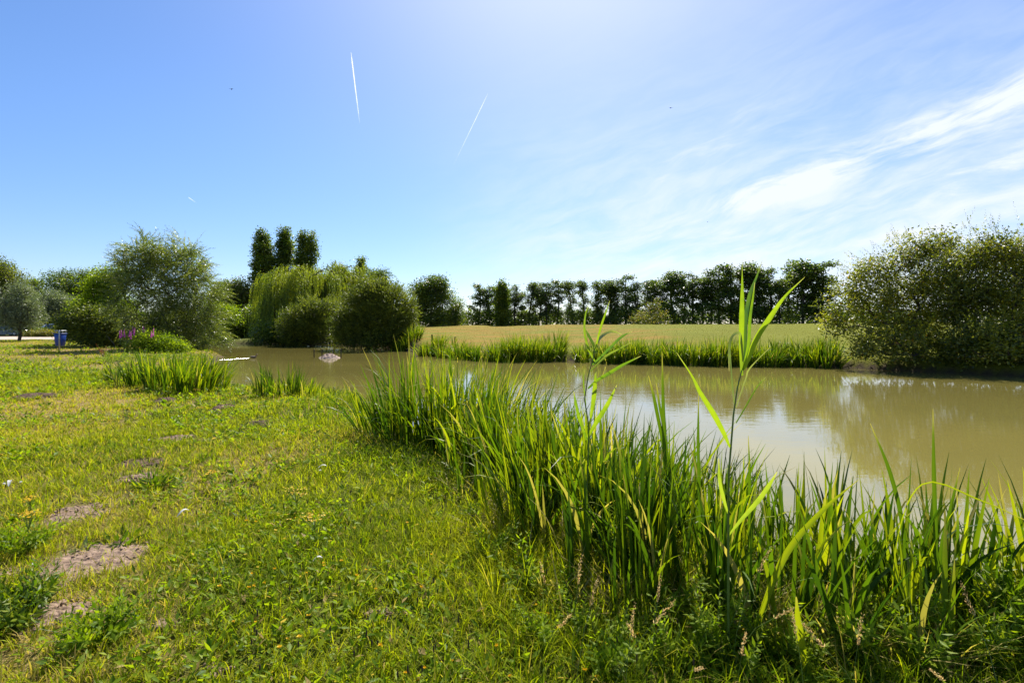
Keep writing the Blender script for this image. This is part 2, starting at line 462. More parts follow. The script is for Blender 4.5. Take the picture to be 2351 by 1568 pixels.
# ------------------------------------------------------------------ soil patches
for i, (px, py, a, b, hmp) in enumerate(PT):
    n = 130
    ga, gr = np.meshgrid(np.linspace(0, 2 * np.pi, n), np.linspace(0, 1, 46) ** .8)
    wob = 1.0 - (vn(np.cos(ga) * 2 + 9 * i, np.sin(ga) * 2, 2.2, 4) - .5) * 1.0
    x = px + np.cos(ga) * gr * a * wob * 1.06; y = py + np.sin(ga) * gr * b * wob * 1.06
    lump = (vn(x, y, 9, 4) - .5) * .05 + (vn(x, y, 34, 2) - .5) * .022
    z = height(x, y) + (1 - gr ** 2) * hmp * (1.0 if hmp >= .06 else .35) + .006 + lump * (1 - gr ** 6) - .03 * gr ** 8
    names = ['broad pale sandy bare patch, largest of the bare patches in the lawn', 'pale sandy patch between the big bare patch and the ragwort',
             'trampled sandy patch between two leafy weeds near the lower corner', 'brown soil patch just above the dark rosette weed', 'small sandy patch under the dark rosette weed',
             'flat brown soil patch in the middle of the lawn', 'little soil patch beside the flat brown one', 'wide dark molehill closest to the water side of the lawn',
             'small dark molehill near the far shore clump', 'low dark molehill beyond the yellow ragwort', 'long dark molehill at the far edge of the frame',
             'small brown bare spot at the bottom edge of the lawn', 'small earthy hole among trefoil flowers', 'small thin bare spot right of the bushy nettle', 'pale crumbly soil strip left of the big bare patch']
    nc = 70 if a > .15 else 25
    ca_, cr_ = rng.uniform(0, 6.28, nc), np.sqrt(rng.random(nc)) * 1.05
    cx_, cy_ = px + np.cos(ca_) * cr_ * a, py + np.sin(ca_) * cr_ * b
    cs_ = rng.uniform(.004, .016, nc)[:, None, None]
    octa = np.array([(1, 0, 0), (0, 1, 0), (-1, 0, 0), (0, -1, 0), (0, 0, .8), (0, 0, -.8)]) + rng.normal(0, .22, (nc, 6, 3))
    cv_ = (octa * cs_ + np.stack([cx_, cy_, height(cx_, cy_) + .012 + (1 - cr_ ** 2) * hmp * (1.0 if hmp >= .06 else .35)], 1)[:, None, :]).reshape(-1, 3)
    of = np.array([(0, 1, 4), (1, 2, 4), (2, 3, 4), (3, 0, 4), (1, 0, 5), (2, 1, 5), (3, 2, 5), (0, 3, 5)])
    cf_ = (of[None] + (np.arange(nc) * 6)[:, None, None]).reshape(-1, 3)
    o = mesh('soil_patch', [(cv_, cf_), (np.stack([x.ravel(), y.ravel(), z.ravel()], 1), grid_faces(n, 46))], M['darksoil' if hmp >= .06 or i in (3,) else 'soil'], smooth=True)
    tag(o, names[i], 'soil patch', 'bare soil patches in the lawn')

# ------------------------------------------------------------------ blades
def strips(base, head, L, wd, th0, th1, segs=3, twist=None, tint=None, pw=1.3, prof=None, fold=0.0):
    """bent ribbons. base (n,3), head angle (n), L,wd,th0,th1 (n). th = lean from vertical."""
    n = len(base)
    hv = np.stack([np.cos(head), np.sin(head), np.zeros(n)], 1)
    pv = np.stack([-np.sin(head), np.cos(head), np.zeros(n)], 1)
    if twist is not None:
        pv = pv * np.cos(twist)[:, None] + hv * np.sin(twist)[:, None]
    cur = base.copy(); rows = [cur.copy()]
    for s in range(segs):
        tt = (s + .5) / segs
        th = th0 + th1 * tt ** pw
        cur = cur + (L / segs)[:, None] * (np.sin(th)[:, None] * hv + np.cos(th)[:, None] * np.array([0, 0, 1.0]))
        rows.append(cur.copy())
    rows = np.stack(rows, 1)                                     # n, s+1, 3
    tt = np.linspace(0, 1, segs + 1)
    if prof is None:
        prof = np.clip(np.minimum(.62 + tt * 1.2, 1) * (1 - tt ** 3.0), .04, 1)
    wv = pv[:, None, :] * (wd[:, None] * prof[None, :] * .5)[:, :, None]
    if fold:
        nv = np.cross(pv, np.array([0, 0, 1.0]))
        mid = rows + nv[:, None, :] * (wd[:, None] * prof[None, :] * fold)[:, :, None]
        V = np.stack([rows - wv, mid, rows + wv], 2); c = 3
    else:
        V = np.stack([rows - wv, rows + wv], 2); c = 2
    V = V.reshape(-1, 3)
    b0 = np.arange(n) * (segs + 1) * c
    fs = []
    for s in range(segs):
        for j in range(c - 1):
            a = b0 + s * c + j
            fs.append(np.stack([a, a + 1, a + 1 + c, a + c], 1))
    Fc = np.concatenate(fs)
    if tint is None: tint = np.full((n, 2), .5)
    T = np.zeros((n, segs + 1, c, 3))
    T[..., 0] = tint[:, 0][:, None, None]; T[..., 1] = tt[None, :, None]; T[..., 2] = np.clip(tint[:, 1][:, None] + (tint[:, 2][:, None] * sst(tt, .74, .96)[None, :] if tint.shape[1] > 2 else 0), 0, 1)[:, :, None]
    return V, Fc, T.reshape(-1, 3)

def kites(base, dirv, nv, L, wd, tint, fold=.0, wpos=.42):
    """leaf shapes: two triangles each; dirv long axis, nv approx. normal"""
    d = nrm(dirv); s = nrm(np.cross(d, nv)); n2 = np.cross(s, d)
    tip = base + d * L[:, None]
    mid = base + d * (L * wpos)[:, None]
    up = n2 * (wd * fold)[:, None]
    l = mid + s * (wd * .5)[:, None] + up; r = mid - s * (wd * .5)[:, None] + up
    n = len(base)
    V = np.stack([base, l, tip, r], 1).reshape(-1, 3)
    i = np.arange(n) * 4
    Fc = np.concatenate([np.stack([i, i + 1, i + 2], 1), np.stack([i, i + 2, i + 3], 1)])
    T = np.repeat(np.stack([tint[:, 0], np.full(n, .5), tint[:, 1]], 1), 4, axis=0)
    return V, Fc, T

def rdir(n, r=rng):
    return nrm(r.normal(size=(n, 3)))

def frustum_pts(n, y0, y1, r=rng, sl=1.12, pad=.8):
    y = np.sqrt(r.uniform(y0 ** 2, y1 ** 2, n))
    x = r.uniform(-1, 1.0 + 1.6 / (1 + y), n) * (sl * y + pad)
    return x, y

# lawn grass (uncountable): one mesh
parts = []
zones = [(1.3, 4.6, 120000, .0058, 1.0, 6), (4.6, 9.0, 150000, .0085, 1.0, 6), (9.0, 18.0, 170000, .014, 1.15, 5), (18.0, 60.0, 200000, .028, 1.3, 3)]
for (y0, y1, n, wd, hs, clump) in zones:
    nt = n // clump
    tx, ty = frustum_pts(nt, y0, y1)
    dt = sdist(tx, ty)
    fr = is_far(tx, ty)
    pm = patch_mask(tx, ty)
    keep = (dt > .04) & (fr < .35) & ((pm < .4) | (rng.random(nt) < .13))
    dens = .62 + .6 * vn(tx, ty, 1.3, 3)
    keep &= rng.random(nt) < dens
    if y0 >= 18: keep &= (tx < -3)
    tx, ty, dt = tx[keep], ty[keep], dt[keep]
    nt = len(tx)
    x = np.repeat(tx, clump) + rng.normal(0, .022 * hs, nt * clump); y = np.repeat(ty, clump) + rng.normal(0, .022 * hs, nt * clump)
    d = np.repeat(dt, clump)
    z = height(x, y) - .008
    m = len(x)
    th = rng.uniform(0, 2 * np.pi, m)
    dr = dryness(x, y)
    tall = np.repeat(rng.random(nt), clump)
    near_w = (1 - sst(d, .5, 2.6)) * (x > -7)
    L = (.035 + .055 * rng.random(m) + .05 * tall * (tall > .8)) * (1 + .9 * vn(x, y, .8, 2) * (1 - dr)) * hs
    L = L * (1 + 1.5 * near_w * rng.random(m) ** .7)
    L = L * (1 + .8 * sst(x, -1.2, .6) * (1 - sst(y, 5, 7)) * rng.random(m))
    isdry = (rng.random(m) < (.05 + .5 * dr)).astype(float) * rng.uniform(.5, 1, m)
    tn = np.clip(rng.normal(.48, .2, m) + (vn(x, y, .6, 3) - .5) * 1.0, 0, 1)
    parts.append(strips(np.stack([x, y, z], 1), th, L, wd * rng.uniform(.6, 1.3, m), rng.uniform(.05, .75, m), rng.uniform(.2, 1.3, m),
                        segs=3 if y0 < 5 else 2, twist=rng.uniform(-.8, .8, m), tint=np.stack([tn, isdry], 1)))
# coarse arching tufts
for (y0, y1, nt, wd, Lm) in [(1.3, 5.0, 2600, .0075, .15), (5.0, 9.0, 4200, .010, .16), (9.0, 16.0, 5200, .016, .18), (16.0, 34.0, 4200, .03, .24)]:
    tx, ty = frustum_pts(nt, y0, y1)
    dt = sdist(tx, ty)
    keep = (dt > .1) & (is_far(tx, ty) < .3) & (patch_mask(tx, ty) < .5) & (rng.random(nt) < 1.3 * sst(vn(tx - 7, ty, .7, 3), .38, .62) * (1 - .6 * dryness(tx, ty)))
    if y0 > 15: keep &= tx < -4
    tx, ty = tx[keep], ty[keep]; nt = len(tx); kk = 16
    m = nt * kk; th = rng.uniform(0, 2 * np.pi, m)
    x = np.repeat(tx, kk) + np.cos(th) * .012; y = np.repeat(ty, kk) + np.sin(th) * .012
    sc_ = np.repeat(rng.uniform(.5, 1.15, nt), kk)
    tt_ = np.repeat(np.clip(rng.normal(.5, .22, nt), 0, 1), kk)
    parts.append(strips(np.stack([x, y, height(x, y) - .005], 1), th, Lm * sc_ * rng.uniform(.6, 1.1, m), wd * rng.uniform(.6, 1.3, m), rng.uniform(.2, .8, m), rng.uniform(.5, 1.7, m), segs=4 if y0 < 6 else 3,
                        twist=rng.uniform(-.5, .5, m), tint=np.stack([np.clip(tt_ + rng.normal(0, .1, m), 0, 1), (rng.random(m) < .05) * .8], 1)))
tag(mesh('grass', parts, M['grass']), 'short bright green lawn grass with dry tan blades', 'grass', kind='stuff')

# broad little leaves in the lawn (clover, plantain, dandelion): uncountable ground cover
parts = []
for (y0, y1, n, sz) in [(1.3, 5.0, 52000, .044), (5.0, 10.0, 56000, .058), (10, 20, 44000, .09), (20, 45, 30000, .15)]:
    nt = n // 6
    tx, ty = frustum_pts(nt, y0, y1)
    dt = sdist(tx, ty)
    keep = (dt > .12) & (is_far(tx, ty) < .3) & (patch_mask(tx, ty) < .3) & (rng.random(nt) < 1.25 * sst(vn(tx + 31, ty, .9, 3), .36, .58) * (1 - .8 * dryness(tx, ty)))
    if y0 >= 20: keep &= tx < -4
    tx, ty = tx[keep], ty[keep]; nt = len(tx)
    x = np.repeat(tx, 6) + rng.normal(0, .02, nt * 6); y = np.repeat(ty, 6) + rng.normal(0, .02, nt * 6); m = len(x)
    z = height(x, y) + rng.uniform(.0, .05, m) * (1 + 10 * sz)
    a = rng.uniform(0, 2 * np.pi, m)
    dv = np.stack([np.cos(a), np.sin(a), rng.uniform(.1, 1.1, m)], 1)
    nv = np.stack([rng.normal(0, .4, m), rng.normal(0, .4, m), np.ones(m)], 1)
    L = sz * rng.uniform(.6, 1.7, m)
    parts.append(kites(np.stack([x, y, z], 1), dv, nv, L, L * rng.uniform(.22, .5, m), np.stack([np.clip(rng.normal(.5, .25, m), 0, 1), (rng.random(m) < .06) * .9], 1), fold=.18))
tag(mesh('ground_cover', parts, M['weed']), 'small broad weed leaves growing through the lawn', 'weeds', kind='stuff')

# short field stubble beyond the pond
parts = []
n = 15000
x, y = rng.uniform(-14, 60, n), rng.uniform(24, 62, n)
d = sdist(x, y)
kp = (d > .5) & (is_far(x, y) > .5); x, y = x[kp], y[kp]; n = len(x)
parts.append(strips(np.stack([x, y, height(x, y)], 1), rng.uniform(0, 6.28, n), rng.uniform(.02, .09, n), np.full(n, .035), rng.uniform(0, .9, n), rng.uniform(0, .8, n), segs=2,
                    twist=rng.uniform(-.8, .8, n), tint=np.stack([rng.random(n), np.clip(rng.normal(.35, .3, n) + 1.2 * (vn(x * .4, y, .35, 3) - .42) - .45 * sst(x, 4, 24), 0, 1)], 1)))
M['stubble'] = leafmat('field_grass', [(0, (.06, .08, .008)), (.5, (.13, .14, .01)), (1, (.21, .20, .015))], dry=(.23, .15, .025), tr=.3, rough=.8, spec=.05)
tag(mesh('grass', parts, M['stubble']), 'short dry grass covering the low field across the pond', 'grass', kind='stuff')

# ------------------------------------------------------------------ iris clumps
def iris_blades(cx, cy, n, H, sx, sy, wd, seed, lean=(0, 0), segs=7, drys=.04, upright=.34, bend=1.15, zb=None, broken=.06):
    r = np.random.default_rng(seed)
    nf = max(3, n // 5)
    a = r.uniform(0, 2 * np.pi, nf); q = np.sqrt(r.random(nf))
    fx, fy = cx + np.cos(a) * q * sx, cy + np.sin(a) * q * sy
    fi = r.integers(0, nf, n)
    x = fx[fi] + r.normal(0, .03, n); y = fy[fi] + r.normal(0, .03, n)
    z = np.maximum(height(x, y), WATER - .12) if zb is None else np.full(n, zb)
    ox, oy = (x - cx) / sx, (y - cy) / sy
    hx = ox * .95 + lean[0] + r.normal(0, .5, n); hy = oy * .95 + lean[1] + r.normal(0, .5, n)
    head = np.arctan2(hy, hx)
    mag = np.clip(np.hypot(hx, hy), 0, 1.6)
    L = H * (1.12 - .6 * r.random(n) ** 1.5) * (1 + .12 * np.sin(x * 9) * np.cos(y * 7))
    th0 = r.uniform(.0, upright, n) * mag + .02
    th1 = bend * mag * r.uniform(.1, .9, n) ** 1.6
    bk = r.random(n) < broken
    th1 = np.where(bk, r.uniform(1.2, 2.4, n), th1)
    tn = np.clip(r.normal(.42 + r.normal(0, .10), .24, n) + (r.random(n) < .14) * .4, 0, 1)
    dr = (r.random(n) < drys) * r.uniform(.5, 1, n)
    tw = r.uniform(-1.2, 1.2, n)
    return strips(np.stack([x, y, z], 1), head, L, wd * r.uniform(.65, 1.25, n), th0, th1, segs=segs, twist=tw, tint=np.stack([tn, dr, (r.random(n) < .12) * r.uniform(.4, 1, n)], 1), pw=2.0, fold=.08 if segs > 4 else 0)

GI = 'iris clumps lining the near shore'
near_iris = [
    # u, Y, n, H, sx, sy, width, lean, label
    (905, 8.2, 150, 1.00, .55, .45, .030, (-.2, 0), 'low iris clump at the lawn end of the tallest near clump'),
    (975, 7.8, 300, 1.47, .55, .55, .032, (-.1, 0), 'tall iris stand rising over a dark hollow in the bank'),
    (1065, 7.7, 380, 1.66, .6, .60, .034, (.15, 0), 'tallest dense iris clump standing out into the open pond'),
    (1150, 7.4, 300, 1.53, .55, .55, .034, (.6, 0), 'iris clump with blades sweeping over the water, next to the tallest'),
    (1085, 6.2, 110, .85, .35, .35, .030, (-.1, 0), 'medium iris clump in front of the dark hollow'),
    (1175, 6.0, 190, 1.08, .45, .40, .031, (.1, 0), 'upright iris clump between the hollow and the slim reed'),
    (1285, 5.8, 220, 1.30, .45, .42, .031, (.1, 0), 'iris clump directly behind the slim reed'),
    (1395, 5.4, 150, 1.18, .42, .42, .031, (.2, 0), 'iris clump with dark bent tips just beyond the slim reed'),
    (1490, 5.0, 130, 1.10, .40, .40, .031, (.4, 0), 'iris clump leaning out where open water begins'),
    (1235, 4.7, 150, 1.05, .32, .30, .029, (-.1, 0), 'broad bladed iris clump on the lawn edge below the slim reed'),
    (1370, 4.5, 160, 1.12, .35, .30, .031, (.0, 0), 'thick bright iris clump midway along the near bank'),
    (1500, 4.3, 93, 1.02, .35, .30, .031, (.1, 0), 'iris clump with wide sunlit yellow green blades'),
    (1590, 4.2, 85, 1.02, .32, .32, .031, (.3, 0), 'iris clump leaning toward the tall reed stem'),
    (1700, 3.9, 64, 0.84, .30, .30, .030, (.1, 0), 'iris clump at the water side of the tall reed'),
    (1660, 3.1, 46, 0.85, .22, .2, .028, (-.1, 0), 'sparse iris clump at the foot of the tall reed'),
    (1800, 3.6, 54, 0.86, .30, .28, .030, (.0, 0), 'iris clump just past the tall reed with crossed blades'),
    (1780, 2.9, 30, 0.71, .2, .18, .028, (.0, 0), 'short iris clump in front of the crossed blades'),
    (1900, 3.35, 46, 0.86, .28, .25, .031, (.1, 0), 'iris clump with one broad blade bending over its middle'),
    (2000, 3.2, 46, 0.84, .27, .25, .031, (-.1, 0), 'iris clump with rusty withered tips'),
    (1930, 2.7, 25, 0.69, .2, .16, .029, (.1, 0), 'short dark iris clump low in front of the rusty tips'),
    (2090, 3.1, 43, 0.84, .25, .25, .030, (.1, 0), 'iris clump below the long paired leaf blade'),
    (2180, 3.1, 36, 0.82, .25, .25, .030, (.3, 0), 'thin iris clump between the paired blade and the leafy spire'),
    (2270, 3.0, 32, 0.73, .25, .22, .030, (.3, 0), 'sparse leaning iris clump beside the leafy spire'),
    (2110, 2.6, 21, 0.64, .2, .15, .029, (.0, 0), 'short iris clump among serrated weeds'),
    (1130, 5.2, 45, 0.5, .4, .35, .027, (-.2, 0), 'low iris clump creeping into the lawn before the hollow'),
    (1180, 4.2, 59, 0.70, .35, .3, .026, (-.2, 0), 'low sparse iris clump at the lawn side of the bed'),
    (1310, 3.9, 93, 0.95, .35, .3, .029, (-.1, 0), 'dense iris clump at the lawn side below the thick bright one'),
    (1430, 3.6, 85, 0.95, .32, .28, .029, (-.1, 0), 'iris clump on the lawn side with dark shaded foot'),
    (1540, 3.3, 68, 0.92, .3, .26, .029, (-.1, 0), 'iris clump between lawn and tall reed foot'),
    (1400, 3.1, 28, 0.62, .3, .22, .024, (-.3, 0), 'loose iris tuft straying into the near lawn'),
    (2480, 2.9, 60, .9, .3, .25, .030, (.1, 0), 'iris clump outside the frame next to the cut one'),
    (2680, 2.7, 60, .9, .35, .25, .030, (.1, 0), 'iris clump far along the near shore past the frame'),
    (2950, 2.45, 60, .9, .35, .25, .030, (.1, 0), 'last iris clump along the near shore past the frame'),
    (2340, 2.9, 25, 0.62, .25, .2, .030, (-.2, 0), 'iris clump cut by the frame edge near the leafy spire'),
]
for i, (u, Yd, n, H, sx, sy, wd, ln, lab) in enumerate(near_iris):
    cx = (u - 1175.5) * Yd / F
    o = mesh('iris_clump', [iris_blades(cx, Yd, n, H, sx, sy, wd, 100 + i, ln)], M['iris'])
    tag(o, lab, 'iris clump', GI)

# dead straw matted along the bank
parts = []
n = 9000; ii = rng.integers(0, len(near_iris), n)
ni = np.array([((q_[0] - 1175.5) * q_[1] / F, q_[1], q_[4], q_[5]) for q_ in near_iris])[ii]
x = ni[:, 0] + rng.normal(0, .6, n) * ni[:, 2]; y = ni[:, 1] + rng.normal(0, .6, n) * ni[:, 3]
z = np.maximum(height(x, y), WATER) + rng.uniform(0, .05, n)
parts.append(strips(np.stack([x, y, z], 1), rng.uniform(0, 6.28, n), rng.uniform(.08, .42, n), rng.uniform(.004, .012, n), rng.uniform(.5, 1.5, n), rng.uniform(0, .8, n), segs=3, twist=rng.uniform(-1, 1, n), tint=np.stack([rng.random(n), np.clip(rng.normal(.8, .25, n), 0, 1)], 1)))
tag(mesh('dead_straw', parts, M['iris']), 'matted dead straw at the foot of the bank irises', 'straw', kind='stuff')

# clumps by the left shore
for i, (u, v, n, H, sx, sy, wd, ln, lab) in enumerate([
    (315, 890, 90, .68, .8, .6, .045, (-.2, 0), 'grey green iris tuft at the lawn end of the left shore'),
    (360, 900, 180, .8, .95, .7, .042, (.1, 0), 'iris clump in front of the leafy weeds below the willow'),
    (412, 908, 240, .95, .9, .8, .040, (.3, 0), 'dense iris clump with long leaning blades on the left shore'),
    (455, 914, 210, .95, .7, .7, .038, (.8, 0), 'iris clump arching over the rippled water of the left shore'),
    (640, 924, 150, .78, .55, .5, .030, (-.1, 0), 'larger of two small isolated iris tufts by the open cove'),
    (695, 926, 70, .55, .45, .4, .028, (.3, 0), 'smaller arching iris tuft by the open cove'),
    (790, 930, 45, .40, .5, .3, .022, (0, 0), 'low sparse tuft of rushes on the cove edge')]):
    x, y = G(u, v, -.15)
    tag(mesh('iris_clump', [iris_blades(x, y, n, H, sx, sy, wd, 200 + i, ln)], M['iris']), lab, 'iris clump', 'iris clumps by the cove')

# far bank clumps
fb = [(918, 803, 90, 1.0, 'pale arching iris clump at the very foot of the round bush'), (1030, 822, 90, 1.05, 'low iris clump between the two dark posts'), (938, 806, 130, 1.15, 'fringed iris clump at the end of the far bank below the round bush'), (992, 818, 130, 1.1, 'low pale iris clump below the first dark post'), (1070, 826, 90, 1.15, 'iris clump right behind the second dark post'),
      (1110, 828, 90, 1.2, 'iris clump between the dark posts and the thick far bank bed'), (1150, 830, 120, 1.4, 'thick iris clump at the post end of the far bank bed'), (1195, 830, 140, 1.55, 'tallest iris clump of the first far bank bed'),
      (1240, 830, 130, 1.5, 'iris clump with white flecked base in the first far bed'), (1272, 829, 90, 1.3, 'end iris clump beside the mown gap in the far bank'), (1352, 832, 90, 1.25, 'iris clump just after the mown gap, behind the slim reed'),
      (1400, 834, 120, 1.35, 'far iris clump behind the arching leaves of the slim reed'), (1450, 835, 130, 1.4, 'far iris clump midway between the two reeds'), (1500, 836, 130, 1.4, 'far iris clump left of the lone upright blade'),
      (1550, 838, 120, 1.4, 'far iris clump right of the lone upright blade'), (1600, 839, 130, 1.45, 'dark based far iris clump with spiky top'), (1650, 840, 140, 1.5, 'highest far iris clump beside the tall reed leaves'),
      (1705, 841, 110, 1.3, 'far iris clump hidden behind the tall reed stem'), (1762, 842, 100, 1.25, 'far iris clump past the tall reed with a pale edge'), (1800, 842, 70, .95, 'low far iris clump with drooping straw blades'),
      (1850, 843, 90, 1.15, 'far iris clump next to the last one before the sallow'), (1893, 845, 90, 1.25, 'last far iris clump touching the big sallow')]
for i, (u, v, n, H, lab) in enumerate(fb):
    x, y = G(u, v, WATER)
    y += .45; x = (u - 1175.5) * y / F
    tag(mesh('iris_clump', [iris_blades(x, y, int(n * 3.0), H * (.92 + .22 * ((i * 7) % 5) / 4), .85 * y / 32, .65, .05, 300 + i, (0, -.3), segs=4, upright=.5, bend=1.5)], M['iris']), lab, 'iris clump', 'iris clumps along the far bank')

# ------------------------------------------------------------------ trees
def tube(segs_a, segs_b, ra, rb, k=5):
    """prisms a->b"""
    a, b = np.asarray(segs_a), np.asarray(segs_b); ra, rb = np.asarray(ra), np.asarray(rb)
    n = len(a); d = nrm(b - a)
    ref = np.where(np.abs(d[:, 2:3]) > .9, np.array([[1.0, 0, 0]]), np.array([[0, 0, 1.0]]))
    s = nrm(np.cross(d, ref)); t2 = np.cross(d, s)
    ang = np.arange(k) * 2 * np.pi / k
    ring = s[:, None, :] * np.cos(ang)[None, :, None] + t2[:, None, :] * np.sin(ang)[None, :, None]
    V = np.concatenate([a[:, None, :] + ring * ra[:, None, None], b[:, None, :] + ring * rb[:, None, None]], 1).reshape(-1, 3)
    i0 = np.arange(n) * 2 * k
    fs = [np.stack([i0 + j, i0 + (j + 1) % k, i0 + k + (j + 1) % k, i0 + k + j], 1) for j in range(k)]
    return V, np.concatenate(fs), None

def blob_pts(blobs, n, r, shell=.35):
    bl = np.array(blobs, float)
    wgt = bl[:, 3] * bl[:, 4] * bl[:, 5]; wgt = wgt ** .75; wgt /= wgt.sum()
    i = r.choice(len(bl), n, p=wgt)
    q = rdir(n, r) * (r.random(n) ** shell)[:, None]
    return bl[i, :3] + q * bl[i, 3:6], q

def skeleton(pts, trunk_nodes, r, up=.35, sub=3, wig=.06):
    nodes = [np.array(p, float) for p in trunk_nodes]; par = [-1] + list(range(len(trunk_nodes) - 1))
    c = nodes[0]
    order = np.argsort(np.linalg.norm((pts - np.array(trunk_nodes).mean(0)) * [1, 1, .7], axis=1))
    tips = []
    for j in order:
        p = pts[j]; A = np.array(nodes)
        dl = p - A; dist = np.linalg.norm(dl, axis=1)
        cost = dist + np.maximum(0, up * dist - dl[:, 2]) * 1.4
        b = int(np.argmin(cost)); a = A[b]; pi = b; L = dist[b]
        for s in range(1, sub + 1):
            f = s / sub
            q = a + (p - a) * f
            q[2] += math.sin(f * math.pi) * L * .08
            if s < sub: q = q + r.normal(0, wig * L, 3)
            nodes.append(q); par.append(pi); pi = len(nodes) - 1
        tips.append(pi)
    return np.array(nodes), np.array(par), np.array(tips)

def wood(nodes, par, tips, r0, rt=.012, ex=.5):
    n = len(nodes); cnt = np.zeros(n); cnt[tips] = 1
    for i in range(n - 1, 0, -1):
        cnt[par[i]] += cnt[i]
    rad = rt + (r0 - rt) * (cnt / cnt[0]) ** ex
    i = np.arange(1, n); i = i[rad[i] > rt * .9]
    ra = np.minimum(rad[par[i]], rad[i] * 1.5)
    return tube(nodes[par[i]], nodes[i], ra, rad[i])

def leaf_clusters(cent, K, sig, L, wd, r, droop=0.0, out=None, shade=None, flat=.75, jitter=.18, dry=0.0):
    n = len(cent) * K
    c = np.repeat(cent, K, axis=0)
    off = r.normal(size=(n, 3)) * sig * [1, 1, flat]
    p = c + off
    dv = nrm(nrm(off) + r.normal(size=(n, 3)) * .6 + np.array([0, 0, -droop]))
    nv = nrm(r.normal(size=(n, 3)) * .8 + np.array([0, 0, 1.0]))
    ct = np.repeat(np.clip(r.normal(.45, .24, len(cent)), 0, 1), K)
    tn = np.clip(ct + r.normal(0, jitter, n), 0, 1)
    dr = (r.random(n) < dry) * r.uniform(.3, 1, n)
    ll = L * r.uniform(.6, 1.35, n)
    return kites(p, dv, nv, ll, ll * wd * r.uniform(.8, 1.2, n), np.stack([tn, dr], 1), fold=.12)

def shoots(base, dirv, L, grav, nl, leaf, lw, r, ang=.6, segs=5, opp=False, tin=None, stemr=0.0, taper=.5):
    """curving shoots with leaves along them; returns leaf part and stem part"""
    n = len(base)
    cur = base.copy(); d = nrm(dirv); pts = [cur.copy()]; ds = []
    for s in range(segs):
        d = nrm(d + np.array([0, 0, -1.0]) * grav / segs)
        cur = cur + d * (L / segs)[:, None]
        pts.append(cur.copy()); ds.append(d.copy())
    P = np.stack(pts, 1); Dd = np.stack(ds, 1)
    tt = np.linspace(.12, 1.0, nl)
    f = tt * segs; i = np.minimum(f.astype(int), segs - 1); fr = (f - i)
    pos = P[:, i] * (1 - fr)[None, :, None] + P[:, i + 1] * fr[None, :, None]
    dd = Dd[:, i]
    side = nrm(np.cross(dd, np.array([0.0, 0, 1.0]) + r.normal(size=(n, 1, 3)) * .25))
    up = np.cross(side, dd)
    a = (np.arange(nl) * 2.4)[None, :] + r.uniform(0, 6.28, (n, 1)) + r.normal(0, .3, (n, nl))
    if opp: a = (np.arange(nl) % 2 * np.pi)[None, :] + (np.arange(nl) // 2 % 2 * np.pi / 2)[None, :] + r.uniform(0, 6.28, (n, 1))
    lat = side * np.cos(a)[..., None] + up * np.sin(a)[..., None]
    dv = nrm(dd * math.cos(ang) + lat * math.sin(ang) + r.normal(size=(n, nl, 3)) * .12)
    nv = np.cross(np.cross(dd, lat), dv) + r.normal(size=(n, nl, 3)) * .2
    m = n * nl
    ll = (leaf * (1 - taper * tt ** 2))[None, :] * r.uniform(.7, 1.25, (n, nl))
    tb = r.uniform(.2, .75, n) if tin is None else tin
    tn = np.clip(tb[:, None] + r.normal(0, .15, (n, nl)), 0, 1).ravel()
    lf = kites(pos.reshape(m, 3), dv.reshape(m, 3), nv.reshape(m, 3), ll.ravel(), ll.ravel() * lw, np.stack([tn, np.zeros(m)], 1), fold=.1)
    if not stemr: return lf, None
    a0, b0 = P[:, :-1].reshape(-1, 3), P[:, 1:].reshape(-1, 3)
    rr = np.linspace(1, .35, segs + 1)
    st = tube(a0, b0, np.tile(rr[:-1], n) * stemr, np.tile(rr[1:], n) * stemr, 4)
    return lf, st

def scale_tree(u, vtop, Yd):
    x = (u - 1175.5) * Yd / F
    z0 = hz(x, Yd)
    ztop = CZ - (vtop - HZ) * Yd / F
    return x, z0, ztop - z0

